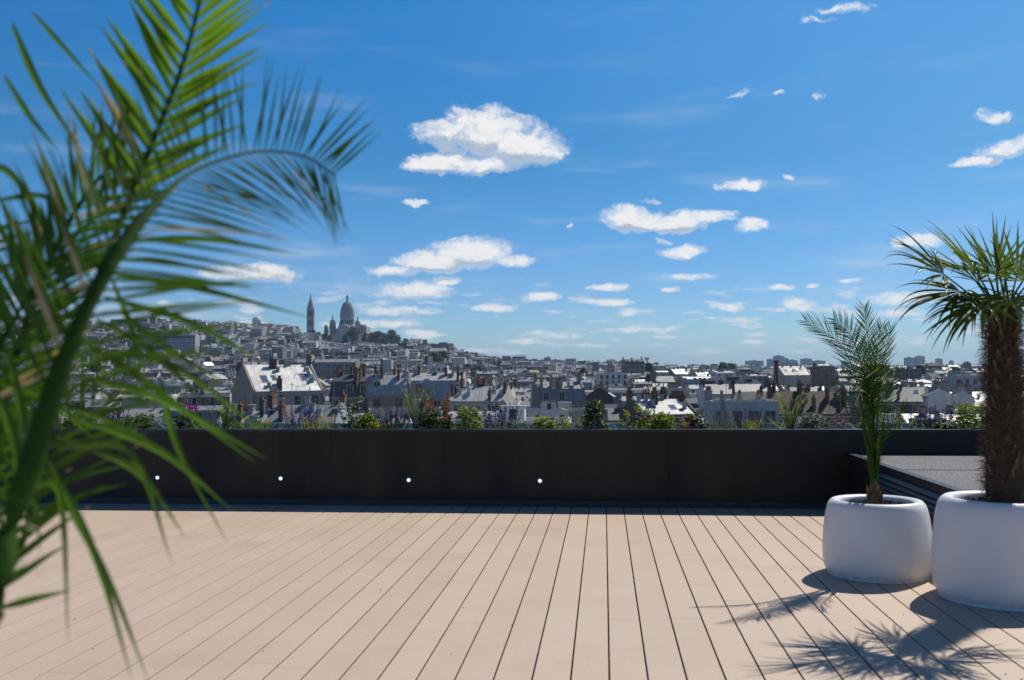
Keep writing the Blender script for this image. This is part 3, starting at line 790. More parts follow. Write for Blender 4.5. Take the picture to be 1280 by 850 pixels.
F_ = dict(purple=fl_mat('purple_bloom', (0.10, 0.06, 0.24)), magenta=fl_mat('magenta_bloom', (0.50, 0.06, 0.42)), red=fl_mat('red_bloom', (0.55, 0.015, 0.03)),
          pink=fl_mat('pink_bloom', (0.7, 0.12, 0.3)), white=fl_mat('white_bloom', (0.75, 0.74, 0.68)), yellow=fl_mat('yellow_bloom', (0.75, 0.55, 0.05)),
          orange=fl_mat('orange_bloom', (0.6, 0.2, 0.08)))
PB = 0.55
def rdir(r, up=0.5):
    a = r.uniform(0, 6.283); return Vector((math.cos(a), math.sin(a), r.uniform(up - .6, up + .6))).normalized()
def clump(kind, px, py, wpx, dy, label, cat, name, leafm=None, bloom=None, seed=0, n=None):
    r = random.Random(seed)
    Y = WALL_Y + 0.22 + dy
    q = at(px, py, Y); h = q.z - PB; wd = wpx / F_PX * Y * 0.5
    t = thing(name, label, cat, (q.x, Y, PB))
    st, lf, fb = MB(), MB(), MB(); heads = []
    if kind == 'spikes':      # sage, lavender: thin stems with a spike of small blooms
        n = n or 40
        for i in range(n):
            a = Vector((r.uniform(-wd, wd), r.uniform(-.1, .1), 0)); tip = a * r.uniform(1.0, 1.3) + Vector((r.uniform(-.03, .03), 0, h * r.uniform(0.6, 1.02)))
            b0 = a * 0.7
            st.tube([b0, (b0 + tip) / 2 + Vector((r.uniform(-.01, .01), 0, .01)), tip], [0.0025, 0.0018, 0.001], 4)
            for k in range(5):
                lf.blade(b0.lerp(tip, r.uniform(0.05, 0.6)), rdir(r, .7), rdir(r), r.uniform(.03, .06), .010, .3, 3)
            fb = MB(); heads.append(fb)
            for k in range(22):
                u = r.uniform(0.62, 1.0); p = b0.lerp(tip, u)
                fb.blade(p, rdir(r, .3), rdir(r), r.uniform(.010, .018), .008, 0, 2)
    elif kind == 'bush':
        n = n or 520
        for i in range(14):
            tip = Vector((r.uniform(-wd, wd) * .8, r.uniform(-.12, .12), h * r.uniform(.5, .95)))
            st.tube([Vector((r.uniform(-wd, wd) * .2, 0, 0)), tip * 0.55, tip], [.004, .003, .0015], 4)
        for i in range(n):
            a = r.uniform(0, 6.283); rr = math.sqrt(r.random()); zz = r.random() ** 0.8
            wz = 1.0 - 0.45 * zz ** 2
            p = Vector((wd * rr * wz * math.cos(a), min(wd, .16) * rr * wz * math.sin(a), h * zz * (1 - 0.25 * rr * r.random())))
            lf.blade(p, rdir(r, .4), rdir(r), r.uniform(.03, .055), r.uniform(.014, .024), .5, 3, .3)
        for i in range(34 if bloom else 0):
            a = r.uniform(0, 6.283); p = Vector((wd * r.uniform(.2, .95) * math.cos(a), -abs(math.sin(a)) * .12, h * r.uniform(.4, 1.0)))
            fb = MB(); heads.append(fb)
            for k in range(5): fb.blade(p, rdir(r, .3), rdir(r), .013, .010, 0, 2)
    elif kind == 'grass':
        for i in range(n or 90):
            a = r.uniform(0, 6.283); b0 = Vector((r.uniform(-wd, wd) * .6, r.uniform(-.08, .08), 0))
            lf.blade(b0, Vector((math.cos(a) * .25, math.sin(a) * .25, 1)), Vector((math.cos(a), math.sin(a), 0)), h * r.uniform(.65, 1.1), .006, r.uniform(.2, .9), 6)
        for i in range(14 if bloom else 0):
            b0 = Vector((r.uniform(-wd, wd), r.uniform(-.08, .08), h * r.uniform(.7, 1)))
            st.tube([Vector((b0.x * .8, b0.y, 0)), b0], [.002, .001], 4); fb = MB(); heads.append(fb)
            for k in range(8): fb.blade(b0 + Vector((0, 0, -.004 * k)), rdir(r, .3), rdir(r), .014, .009, 0, 2)
    elif kind == 'fern':      # small arching palm
        for i in range(n or 13):
            a = 6.283 * i / (n or 13) + r.uniform(-.3, .3); ph = r.uniform(.35, 1.0)
            o_ = Vector((math.cos(a), math.sin(a) * .6, 0))
            pts = [Vector((0, 0, 0)), o_ * wd * .25 * ph + Vector((0, 0, h * .4)), o_ * wd * .7 * ph + Vector((0, 0, h * r.uniform(.65, .95))), o_ * wd * 1.15 * ph + Vector((0, 0, h * r.uniform(.5, 1.05)))]
            C_ = spline(pts, 24); st.tube(C_, [.004 * (1 - .8 * k / 24) for k in range(25)], 4)
            for k in range(7, 24):
                T = (C_[min(k + 1, 24)] - C_[k - 1]).normalized(); S_ = T.cross(Vector((0, 0, 1))).normalized()
                for sg in (1, -1):
                    lf.blade(C_[k], T * .8 + S_ * sg * .7 + Vector((0, 0, .1)), Vector((0, 0, 1)), .075 * (1 - .5 * (k - 7) / 17), .0045, .3, 3)
    elif kind == 'balls':     # hydrangea-like heads
        for i in range(110):
            a = r.uniform(0, 6.283); p = Vector((wd * r.random() * math.cos(a), .1 * math.sin(a), h * r.uniform(.1, .75)))
            lf.blade(p, rdir(r, .3), rdir(r), .05, .03, .4, 3)
        for (ox, oz) in ((-.45, .93), (.5, .86)):
            c = Vector((wd * ox, 0, h * oz)); st.tube([Vector((0, 0, 0)), c], [.003, .002], 4); fb = MB(); heads.append(fb)
            for k in range(190):
                d = rdir(r, .2); fb.blade(c + d * r.uniform(.015, .042), d + rdir(r) * .6, rdir(r), .016, .014, 0, 2)
    elif kind == 'stems':     # tall open stems with scattered leaves and small blooms
        for i in range(n or 9):
            tip = Vector((r.uniform(-wd, wd), r.uniform(-.08, .08), h * r.uniform(.55, 1.05))); b0 = Vector((tip.x * .3, 0, 0))
            st.tube([b0, (b0 + tip) / 2 + Vector((r.uniform(-.02, .02), 0, 0)), tip], [.003, .002, .001], 4)
            for k in range(20):
                u = r.uniform(.15, 1); lf.blade(b0.lerp(tip, u), rdir(r, .5), rdir(r), r.uniform(.03, .055), r.uniform(.010, .018), .4, 3)
            if bloom:
                for j in range(3):
                    c = b0.lerp(tip, r.uniform(.7, 1)) + Vector((r.uniform(-.02, .02), 0, 0)); fb = MB(); heads.append(fb)
                    for k in range(8): fb.blade(c, rdir(r, .4), rdir(r), .016, .012, 0, 2)
    lm = leafm or M_g1
    if st.f: st.build('stem', M_g2, t)
    if lf.f: lf.build('foliage', lm, t)
    for fb in heads: fb.build('flower_head', F_[bloom or 'purple'], t)
    return t
CL = [
 ('bush',100,512,50,.05,'leafy shrub with tiny white flowers at the far left of the trough','shrub','flowering_shrub',M_g1,'white'),
 ('spikes',62,505,40,.2,'purple spike flowers at the left end behind the big palm','flowers','purple_flowers',M_g3,'purple'),
 ('bush',20,508,60,.1,'dark leafy shrub half hidden by the big left palm','shrub','leafy_shrub',M_g2,None),
 ('spikes',140,508,34,.2,'small purple spikes right of the white flowered shrub, left of the magenta heads','flowers','purple_flowers',M_g2,'purple'),
 ('bush',178,518,50,.1,'low dark shrub with purple blooms below the big palm leaflets','shrub','leafy_shrub',M_g2,'purple'),
 ('balls',233,504,34,.0,'two round magenta flower heads above the parapet','flowers','magenta_flowers',M_g2,'magenta'),
 ('fern',283,504,30,.1,'narrow upright green tuft just right of the magenta flower heads','plant','green_tuft',M_g1,None),
 ('grass',322,520,40,.1,'thin grass with yellow flowers below the white lit roof','grass','flowering_grass',M_g1,'yellow'),
 ('stems',300,525,26,.2,'short green stems between the magenta heads and yellow flowers','plant','leafy_plant',M_g1,None),
 ('spikes',378,507,46,.25,'pale purple spikes in front of the grey blue wall','flowers','purple_flowers',M_g3,'purple'),
 ('grass',398,516,50,.0,'yellow green grass tuft below the pale purple spikes','grass','flowering_grass',M_g4,'yellow'),
 ('stems',440,494,36,.1,'tall dark stems with small white flowers left of the arched house','plant','flowering_plant',M_g2,'white'),
 ('bush',458,518,34,.15,'rounded shrub at the foot of the tall dark stems','shrub','leafy_shrub',M_g1,None),
 ('spikes',492,506,46,.1,'deep purple spikes below the arched house gable','flowers','purple_flowers',M_g2,'purple'),
 ('stems',476,524,30,.0,'low yellow flowers in front of the deep purple spikes','flowers','yellow_flowers',M_g4,'yellow'),
 ('fern',520,484,56,.1,'bright green arching palm seedling beside the deep purple spikes','plant','palm_seedling',M_g1,None),
 ('stems',546,490,44,.15,'russet leaved plant with orange tips beside the palm seedling','plant','russet_plant',M_red,'orange'),
 ('bush',540,512,40,.0,'dark bush under the russet leaved plant','shrub','leafy_shrub',M_g2,None),
 ('stems',561,512,9,-.05,'single bright red flower beside the bright green bush','flower','red_flower',M_g2,'red'),
 ('bush',586,509,40,.0,'bright green bush with broad leaves right of the red flower','shrub','leafy_shrub',M_g1,'white'),
 ('spikes',626,505,40,.15,'purple sage spikes right of the bright green bush','flowers','purple_flowers',M_g3,'purple'),
 ('bush',680,521,38,.1,'low olive shrub between the sage and the dark bush','shrub','leafy_shrub',M_g1,'white'),
 ('stems',708,514,50,.1,'loose yellow green stems left of the tallest dark bush','plant','leafy_plant',M_g4,None),
 ('bush',743,500,36,.0,'tallest dark bush in the middle of the trough','shrub','leafy_shrub',M_g2,None),
 ('stems',792,508,40,.1,'green stems with pale yellow flowers right of the dark bush','flowers','yellow_flowers',M_g1,'yellow'),
 ('spikes',806,506,26,.25,'dim purple spikes behind the pale yellow flowers','flowers','purple_flowers',M_g2,'purple'),
 ('bush',828,516,38,.0,'light green leafy bush left of the pink flower','shrub','leafy_shrub',M_g1,None),
 ('stems',854,526,12,-.05,'small pink flower low on the parapet edge','flower','pink_flower',M_g1,'pink'),
 ('bush',868,518,36,.1,'dark green grassy bush just right of the pink flower','shrub','leafy_shrub',M_g2,'white'),
 ('spikes',925,510,58,.2,'wide patch of dim purple spikes before the pale blue building','flowers','purple_flowers',M_g3,'purple'),
 ('grass',900,508,56,.1,'thin dry grass stems before the pale blue building','grass','dry_grass',M_g3,None),
 ('grass',942,524,24,.0,'small tuft with yellow flowers at the parapet edge','grass','flowering_grass',M_g4,'yellow'),
 ('fern',987,492,56,.1,'fan shaped young palm rising above the parapet left of the potted palm','plant','palm_seedling',M_g1,None),
 ('bush',1014,516,36,.1,'silvery green shrub with white flowers beside the young palm','shrub','flowering_shrub',M_g3,'white'),
 ('stems',1045,515,46,.1,'loose stems with small pink blooms left of the feather palm','flowers','pink_flowers',M_g3,'pink'),
 ('stems',1082,520,40,.1,'low green stems behind the potted feather palm','plant','leafy_plant',M_g1,'white'),
 ('stems',1120,510,56,.1,'scattered white and cream flowers right of the feather palm','flowers','white_flowers',M_g1,'white'),
 ('spikes',1166,503,50,.15,'dark purple spikes between the white flowers and glossy shrub','flowers','purple_flowers',M_g2,'purple'),
 ('bush',1212,503,56,.0,'glossy broad leaved shrub left of the shaggy trunk','shrub','leafy_shrub',M_g1,None),
 ('bush',1180,526,30,-.02,'low white flowered plant at the foot of the glossy shrub','shrub','flowering_shrub',M_g2,'white'),
 ('bush',1272,508,40,.05,'leafy shrub to the right of the shaggy trunk','shrub','leafy_shrub',M_g1,None),
]
for k, c in enumerate(CL):
    clump(*c[:5], c[5], c[6], c[7], c[8], c[9], seed=100 + k)
# ground cover: low leaves along the whole trough
mb = MB(); r = random.Random(4)
for i in range(6500):
    x = r.uniform(-6.5, 8.0)
    mb.blade((x, WALL_Y + r.uniform(.17, .7), PB + r.uniform(0, .05)), rdir(r, .6), rdir(r), r.uniform(.10, .30) * max(.35, 0.8 + 1.0 * noise.noise(Vector((x * 2.6, 3, 0)))), r.uniform(.006, .016), .4, 3, .3, 0 if r.random() < .6 else 1)
o = mb.build('ground_cover', [M_g2, M_g1]); struct(o, 'stuff')
# ================================================================== the city
def sstep(a, b, x):
    t = min(1, max(0, (x - a) / (b - a))); return t * t * (3 - 2 * t)
CREST = [(-2000, 458), (-900, 445), (-300, 428), (0, 412), (115, 408), (200, 405), (300, 409), (400, 414), (450, 420), (480, 424), (500, 430), (540, 433), (575, 440), (620, 449),
         (700, 453), (800, 456), (860, 462), (4000, 462)]
def lerp_tab(tab, x):
    if x <= tab[0][0]: return tab[0][1]
    for (a, u), (b, v) in zip(tab[:-1], tab[1:]):
        if x <= b: return u + (v - u) * (x - a) / (b - a)
    return tab[-1][1]
VPX, VPY = 754.5, 463.0
def bearing_px(X, Y):
    if Y <= 1: return -2000 if X < 0 else 4000
    return proj((X, Y, CAMZ))[0]
def tz(X, Y):
    r_ = math.hypot(X, Y)
    z = -24.0
    if Y > 1:
        b = max(-2000, min(4000, bearing_px(X, Y)))
        zc = at(b, lerp_tab(CREST, b), 1500).z - 16
        zc = max(zc, -24)
        s = sstep(430, 1480, Y)
        fall = 1 - 0.75 * sstep(1750, 2900, Y)
        z += (zc + 24) * s * fall
        z += 30 * sstep(3600, 5600, Y) * (0.8 + 0.3 * noise.noise(Vector((b / 160, 1.7, 0))))
    return z
M_ground = mat('city_ground', (0.11, 0.115, 0.11), 0.95, var=0.4, vscale=0.02)
mb = MB(); rows = []
radii = [15, 60, 130, 220, 320, 430, 520, 620, 720, 820, 920, 1020, 1120, 1220, 1320, 1420, 1500, 1600, 1750, 1950, 2200, 2500, 2900, 3400, 4000, 4500, 5000, 5600, 6500, 8000, 11000]
azs = [R(-180 + 4 * i) for i in range(33)] + [R(-48 + 1.0 * i) for i in range(97)] + [R(52 + 4 * i) for i in range(32)]
for r_ in radii:
    rows.append([(r_ * math.sin(a), r_ * math.cos(a), tz(r_ * math.sin(a), r_ * math.cos(a))) for a in azs])
mb.grid(rows, 0, True, True)
o = mb.build('ground', M_ground, None, True); struct(o)
# body of the building that carries the terrace
tb = thing('terrace_building', 'building whose roof carries the deck, below the terrace', 'building', (0, 0, -24))
# (only its top is ever near the picture; built plainly down to the street)
mb = MB(); mb.box(-8.6, 9.7, -3.2, WALL_Y + 0.9, 0, 23.80); mb.build('wall', mat('terrace_render', (0.4, 0.38, 0.34), 0.9, var=0.1), tb)

# ---- materials of the city
def wall_mat(name, c, var=0.16):
    m = bpy.data.materials.new(name); m.use_nodes = True
    t = m.node_tree; g = G(t); b = t.nodes['Principled BSDF']
    geo = g.n('ShaderNodeNewGeometry').outputs['Position']
    n = g.n('ShaderNodeTexNoise', {'Vector': geo, 'Scale': 0.35, 'Detail': 6.0, 'Roughness': 0.65}).outputs[0]
    n2 = g.n('ShaderNodeTexNoise', {'Vector': g.vec('MULTIPLY', geo, (1.6, 1.6, 0.12)), 'Scale': 0.9, 'Detail': 4.0}).outputs[0]
    isl = g.n('ShaderNodeNewGeometry').outputs['Random Per Island']
    c1 = g.mix(g.rng(n, 0.35, 0.65), tuple(x * (1 + var) for x in c), tuple(x * (1 - var) for x in c))
    c1 = g.mix(g.rng(n2, 0.5, 0.75, 0, 0.45), c1, tuple(x * 0.5 for x in c))
    t.links.new(c1, b.inputs['Base Color']); b.inputs['Roughness'].default_value = 0.88
    return m
def zinc_mat(name, c, rough=0.42, metal=0.55, seam=0.62):
    m = bpy.data.materials.new(name); m.use_nodes = True
    t = m.node_tree; g = G(t); b = t.nodes['Principled BSDF']
    tc = g.n('ShaderNodeTexCoord').outputs['Object']
    x = g.n('ShaderNodeSeparateXYZ', {0: tc}).outputs[0]
    fr = g.math('FRACT', g.math('MULTIPLY', x, 1 / seam))
    ln = g.math('LESS_THAN', fr, 0.10)
    pan = g.n('ShaderNodeTexWhiteNoise', {'W': g.math('FLOOR', g.math('MULTIPLY', x, 1 / seam))}, noise_dimensions='1D').outputs[0]
    n = g.n('ShaderNodeTexNoise', {'Vector': tc, 'Scale': 0.6, 'Detail': 6.0, 'Roughness': 0.7}).outputs[0]
    c1 = g.mix(g.rng(n, 0.35, 0.68), tuple(min(1, v * 1.2) for v in c), tuple(v * 0.72 for v in c))
    c1 = g.mix(g.math('MULTIPLY', pan, 0.25), c1, tuple(v * 0.6 for v in c))
    c1 = g.mix(g.math('MULTIPLY', ln, 0.45), c1, tuple(v * 0.35 for v in c))
    t.links.new(c1, b.inputs['Base Color']); b.inputs['Metallic'].default_value = metal
    t.links.new(g.rng(n, 0.3, 0.7, rough - 0.06, rough + 0.12), b.inputs['Roughness'])
    return m
def tile_mat(name, c):
    m = bpy.data.materials.new(name); m.use_nodes = True
    t = m.node_tree; g = G(t); b = t.nodes['Principled BSDF']
    tc = g.n('ShaderNodeTexCoord').outputs['Object']
    br = g.n('ShaderNodeTexBrick', {'Vector': tc, 'Color1': (*c, 1), 'Color2': (*(v * 0.7 for v in c), 1), 'Mortar': (*(v * 0.45 for v in c), 1), 'Scale': 3.0, 'Mortar Size': 0.02}).outputs[0]
    n = g.n('ShaderNodeTexNoise', {'Vector': tc, 'Scale': 0.5, 'Detail': 5.0}).outputs[0]
    t.links.new(g.mix(g.rng(n, 0.4, 0.7, 0, 0.5), br, tuple(v * 0.6 for v in c)), b.inputs['Base Color']); b.inputs['Roughness'].default_value = 0.8
    return m
WALLS = [('cream', wall_mat('cream_render', (0.47, 0.43, 0.36))), ('white', wall_mat('white_render', (0.68, 0.66, 0.61), 0.1)), ('grey', wall_mat('grey_render', (0.23, 0.22, 0.20))),
         ('beige', wall_mat('beige_stone', (0.34, 0.295, 0.24))), ('brown', wall_mat('brown_brick', (0.15, 0.11, 0.085))), ('pale blue', wall_mat('pale_render', (0.42, 0.44, 0.45), 0.08)),
         ('dark grey', wall_mat('dark_grey_render', (0.085, 0.08, 0.075)))]  # dark grey, the darkest of the wall colours
ROOFS = [('zinc', zinc_mat('zinc_roof', (0.30, 0.30, 0.30), .45, .12)), ('pale zinc', zinc_mat('pale_zinc_roof', (0.48, 0.48, 0.47), 0.42, .2)), ('slate', zinc_mat('slate_roof', (0.07, 0.07, 0.075), 0.5, 0.0, 0.4)),
         ('red tile', tile_mat('red_tile_roof', (0.16, 0.08, 0.055))), ('dark zinc', zinc_mat('dark_zinc_roof', (0.12, 0.125, 0.13), 0.45, 0.1)), ('brown tile', tile_mat('brown_tile_roof', (0.13, 0.085, 0.065)))]
M_win = mat('window_glass', (0.02, 0.025, 0.032), 0.12, spec=0.7)
M_brick = mat('chimney_brick', (0.125, 0.078, 0.058), 0.9, var=0.4, vscale=1.2)
M_plast = mat('chimney_render', (0.30, 0.27, 0.23), 0.9, var=0.3, vscale=1.0)
M_pots = mat('clay_pots', (0.24, 0.11, 0.065), 0.85, var=0.3, vscale=2)
M_frame = mat('window_frame', (0.42, 0.41, 0.39), 0.6)
M_sky = mat('skylight_glass', (0.25, 0.33, 0.42), 0.08, 0.6)
# material slots of every city mesh: 0 wall 1 glass 2 roof 3 chimney 4 pots 5 frame 6 skylight
def slots(wi, ri, ci): return [WALLS[wi][1], M_win, ROOFS[ri][1], (M_brick, M_plast)[ci], M_pots, M_frame, M_sky]

# ---- shared small parts
def part_window(w=1.15, h=1.9):
    mb = MB()
    mb.box(-w/2, w/2, -0.03, 0.05, 0, h, 1)
    for x0, x1, z0, z1 in ((-w/2-.09, -w/2, -.06, h+.1), (w/2, w/2+.09, -.06, h+.1), (-w/2, w/2, h, h+.1), (-w/2, w/2, -.06, 0), (-.03, .03, 0, h), (-w/2, -.03, h*.62, h*.62+.05), (.03, w/2, h*.62, h*.62+.05)):
        mb.box(x0, x1, -0.07, 0.05, z0, z1, 5)
    mb.box(-w/2-.15, w/2+.15, -0.14, 0.05, -.14, -.061, 5)
    return mb
def part_window_low(w=1.15, h=1.9):
    mb = MB(); mb.poly([(-w/2, -.06, 0), (w/2, -.06, 0), (w/2, -.06, h), (-w/2, -.06, h)], 1); return mb
def part_dormer(w=1.35, h=1.75, d=1.6):
    mb = MB()
    mb.box(-w/2, w/2, 0, d, 0, h, 2)
    mb.box(-w/2+.16, w/2-.16, -0.03, 0.0, 0.2, h-.12, 1)
    for x0, x1, z0, z1 in ((-w/2, -w/2+.16, 0, h-.02), (w/2-.16, w/2, 0, h-.02), (-w/2+.161, w/2-.161, 0, .2), (-w/2+.161, w/2-.161, h-.12, h-.02), (-.03, .03, .2, h-.12)):
        mb.box(x0, x1, -0.06, -0.001, z0, z1, 5)
    # little curved zinc cap
    pr = [(-w/2-.1, h)] + [(-(w/2+.1) * math.cos(math.pi * k / 6), h + .3 * math.sin(math.pi * k / 6)) for k in range(1, 6)] + [(w/2+.1, h)]
    mb.prism(pr[::1], -0.12, d, 2)
    return mb
def part_dormer_low(w=1.35, h=1.75, d=1.6):
    mb = MB()
    p = [(-w/2,0,0),(w/2,0,0),(w/2,0,h),(-w/2,0,h)]
    mb.poly([(-w/2+.2,-.04,.25),(w/2-.2,-.04,.25),(w/2-.2,-.04,h-.2),(-w/2+.2,-.04,h-.2)], 1)
    mb.poly(p, 5); mb.poly([(-w/2,0,0),(-w/2,0,h),(-w/2,d,h),(-w/2,d,0)], 2); mb.poly([(w/2,0,0),(w/2,d,0),(w/2,d,h),(w/2,0,h)], 2)
    mb.poly([(-w/2-.1,-.1,h),(w/2+.1,-.1,h),(w/2+.1,d,h+.15),(-w/2-.1,d,h+.15)], 2); return mb
def part_chimney(L, H, n, low=False):
    mb = MB(); mb.box(-.2, .2, -L/2, L/2, -2.2, H, 3)
    if not low: mb.box(-.26, .26, -L/2-.06, L/2+.06, H, H + .12, 3)
    for k in range(n):
        y = -L/2 + L * (k + .5) / n
        if low: mb.box(-.1, .1, y - .1, y + .1, H, H + .4, 4)
        else: mb.lathe([(.13, 0), (.10, .25), (.09, .45), (.12, .5)], 7, (0, y, H + .1), 4, False, True)
    return mb
def part_skylight():
    mb = MB(); mb.box(-.45, .45, -.6, .6, 0, .07, 5); mb.box(-.36, .36, -.5, .5, .07, .10, 6); return mb
def part_skylight_low():
    mb = MB(); mb.poly([(-.4,-.55,.1),(.4,-.55,.1),(.4,.55,.1),(-.4,.55,.1)], 6); return mb
def part_vent(low=False):
    mb = MB(); mb.box(-.22, .22, -.18, .18, -.5, .7, 0); mb.box(-.3, .3, -.26, .26, .7, .8, 2); return mb
def part_aerial(low=False):
    mb = MB(); mb.box(-.025, .025, -.025, .025, -.5, 2.6, 6)
    if not low:
        for k in range(5): mb.box(-.4 + .05 * k, .4 - .05 * k, -.5 + .22 * k, -.48 + .22 * k, 2.35, 2.37, 6)
        mb.box(-.01, .01, -.5, .45, 2.33, 2.35, 6)
    return mb
def part_hut(low=False):
    mb = MB(); mb.box(-1.6, 1.6, -1.2, 1.2, 0, 2.3, 0); mb.box(-1.75, 1.75, -1.35, 1.35, 2.3, 2.45, 2)
    if not low: mb.box(-.45, .45, -1.24, -1.201, 0, 2.0, 1)
    return mb
PARTS = {'window': (part_window(), part_window_low()), 'dormer': (part_dormer(), part_dormer_low()),
         'chimney_a': (part_chimney(2.2, .9, 6), part_chimney(2.2, .9, 3, True)), 'chimney_b': (part_chimney(1.1, 1.3, 3), part_chimney(1.1, 1.3, 2, True)),
         'chimney_c': (part_chimney(3.4, .8, 9), part_chimney(3.4, .8, 4, True)), 'skylight': (part_skylight(), part_skylight_low()), 'hut': (part_hut(), part_hut(True)), 'vent': (part_vent(), part_vent()), 'aerial': (part_aerial(), part_aerial(True))}
PNAME = {'window': 'window', 'dormer': 'dormer', 'chimney_a': 'chimney', 'chimney_b': 'chimney', 'chimney_c': 'chimney', 'skylight': 'skylight', 'hut': 'stair_head', 'vent': 'vent', 'aerial': 'aerial'}

class Arch:
    """a type of town house: wall mesh, roof mesh and the places of its small parts; z = 0 at the ridge line's top"""
    def __init__(s, w, d, roof, r, storeys=3, wy=2.4, side_win=0, H=26, dens=1.0, chim=2, hut=True):
        s.w, s.d, s.roof = w, d, roof
        W, Dp = w / 2, d / 2
        if roof == 'mansard': rh = 4.0; prof = [(-Dp, 0), (-Dp + .15, 0.1), (-Dp + 1.25, 2.7), (0, 4.0), (Dp - 1.25, 2.7), (Dp - .15, 0.1), (Dp, 0)]
        elif roof == 'gable': rh = d * r.uniform(.22, .36); prof = [(-Dp, 0), (0, rh), (Dp, 0)]
        elif roof == 'steep': rh = d * .5; prof = [(-Dp, 0), (0, rh), (Dp, 0)]
        elif roof == 'shed': rh = d * .3; prof = [(-Dp, 0), (Dp, rh), (Dp, 0.0)]
        elif roof == 'curb': rh = 3.2; prof = [(-Dp, 0), (-Dp + .5, 1.6), (-Dp + 1.8, 2.7), (0, 3.2), (Dp - 1.8, 2.7), (Dp - .5, 1.6), (Dp, 0)]
        else: rh = 0.0; prof = None
        s.rh = rh; E = -rh; s.E = E
        wl, rf = MB(), MB(); s.items = []
        if prof:
            outline = [(-Dp, -H)] + [(y, z + E) for y, z in prof] + [(Dp, -H)]
            pw = [(y * 1.0, z) for y, z in outline]
            # wall body (slightly inside the roof), party walls proud of the roof
            wl.grid([[(-W, -Dp, -H), (W, -Dp, -H)], [(-W, -Dp, E), (W, -Dp, E)]], 0); wl.grid([[(W, Dp, -H), (-W, Dp, -H)], [(W, Dp, E), (-W, Dp, E)]], 0)
            for sx in (-1, 1):
                up = 0.22
                a = [(sx * W, y, z + (up if z > -H + 1 else 0)) for y, z in pw]; b_ = [(sx * (W - .35), y, z + (up if z > -H + 1 else 0)) for y, z in pw]
                wl.poly(a if sx < 0 else a[::-1], 0); wl.poly(b_[::-1] if sx < 0 else b_, 0)
                wl.grid([a, b_] if sx > 0 else [b_, a], 0)
            ov = 0.18
            rp = [(-Dp - ov, E - .05)] + [(y, z + E) for y, z in prof[1:-1]] + ([(Dp, prof[-2][1] + E)] if roof == 'shed' else [(Dp + ov, E - .05)])
            rf.grid([[(-W + .36, y, z) for y, z in rp], [(W - .36, y, z) for y, z in rp]], 2)
            # cornice and gutter line
            wl.box(-W, W, -Dp - .16, -Dp - .001, E - .45, E - .25, 5); wl.box(-W, W, Dp + .001, Dp + .16, E - .45, E - .25, 5)
            wl.box(-W, W, -Dp - .32, -Dp - .18, E - .12, E + .04, 2); wl.box(-W, W, Dp + .18, Dp + .32, E - .12, E + .04, 2)
        else:
            wl.box(-W, W, -Dp, Dp, -H, -0.9, 0)
            for x0, x1, y0, y1 in ((-W, W, -Dp, -Dp + .25), (-W, W, Dp - .25, Dp), (-W, -W + .25, -Dp + .251, Dp - .251), (W - .25, W, -Dp + .251, Dp - .251)):
                wl.box(x0, x1, y0, y1, -0.899, 0, 0)
            rf.box(-W + .26, W - .26, -Dp + .26, Dp - .26, -0.898, -0.7, 2)
            s.E = -0.4
            if hut: s.items.append(('hut', (r.uniform(-W * .5, W * .5), r.uniform(-Dp * .3, Dp * .3), -.7), 0, 0))
            for k in range(2): s.items.append(('skylight', (r.uniform(-W * .7, W * .7), r.uniform(-Dp * .6, Dp * .6), -.69), 0, 0))
        def top(y):
            if not prof: return 0
            for (y0, z0), (y1, z1) in zip(prof[:-1], prof[1:]):
                if y0 <= y <= y1 and y1 > y0: return E + z0 + (z1 - z0) * (y - y0) / (y1 - y0)
            return E
        # windows
        nx = max(2, int(w / wy * 0.95)); px = [(-W + w * (k + .5) / nx) for k in range(nx)]
        for f in range(storeys):
            z = s.E - 2.65 - 3.0 * f
            for x in px:
                if r.random() < dens:
                    s.items.append(('window', (x, -Dp, z), 0, 0))
                if r.random() < dens * .8: s.items.append(('window', (x, Dp, z), math.pi, 1))
        for sx in (-1, 1):
            if side_win:
                for f in range(storeys):
                    for y in [(-Dp + d * (k + .5) / 3) for k in range(3)]:
                        if r.random() < side_win: s.items.append(('window', (sx * W, y, s.E - 2.65 - 3.0 * f), sx * math.pi / 2, 1))
        if roof in ('mansard', 'curb'):
            for x in px:
                if r.random() < .8: s.items.append(('dormer', (x, -Dp + .42, E + .42), 0, 0))
                if r.random() < .6: s.items.append(('dormer', (x, Dp - .42, E + .42), math.pi, 1))
        if roof in ('gable', 'steep', 'mansard'):
            for k in range(r.choice((0, 1, 2, 3))):
                y = r.uniform(-Dp * .6, -Dp * .25); x = r.uniform(-W * .8, W * .8)
                sl = math.atan2(top(y + .5) - top(y - .5), 1.0)
                s.items.append(('skylight', (x, y, top(y) + .02), 0, 0, sl))
        for k in range(chim):
            sx = (-1, 1)[k % 2] if k < 2 else r.uniform(-.4, .4)
            y = r.uniform(-Dp * .5, Dp * .5); ty = top(y) if roof != 'shed' else E + rh * .6
            s.items.append((r.choice(('chimney_a', 'chimney_a', 'chimney_b', 'chimney_c')), (sx * (W - .3), y, ty + .2), 0, 0))
        if r.random() < .5: s.items.append(('chimney_b', (r.uniform(-.6, .6) * W, r.uniform(-.3, .3) * Dp, top(0) - .6), math.pi / 2 * r.choice((0, 1)), 0))
        for k in range(r.choice((1, 2, 3, 4))):
            y = r.uniform(-Dp * .5, Dp * .5); s.items.append(('vent', (r.uniform(-.8, .8) * W, y, (top(y) if prof else -.7)), 0, 0))
        if r.random() < .6: s.items.append(('aerial', (r.uniform(-.8, .8) * W, 0, (top(0) if prof else -.7) - .1), r.uniform(0, 3), 0))
        s.wl, s.rf = wl, rf
        # flattened light version for the far mass
        A = [wl.arrays(), rf.arrays()]
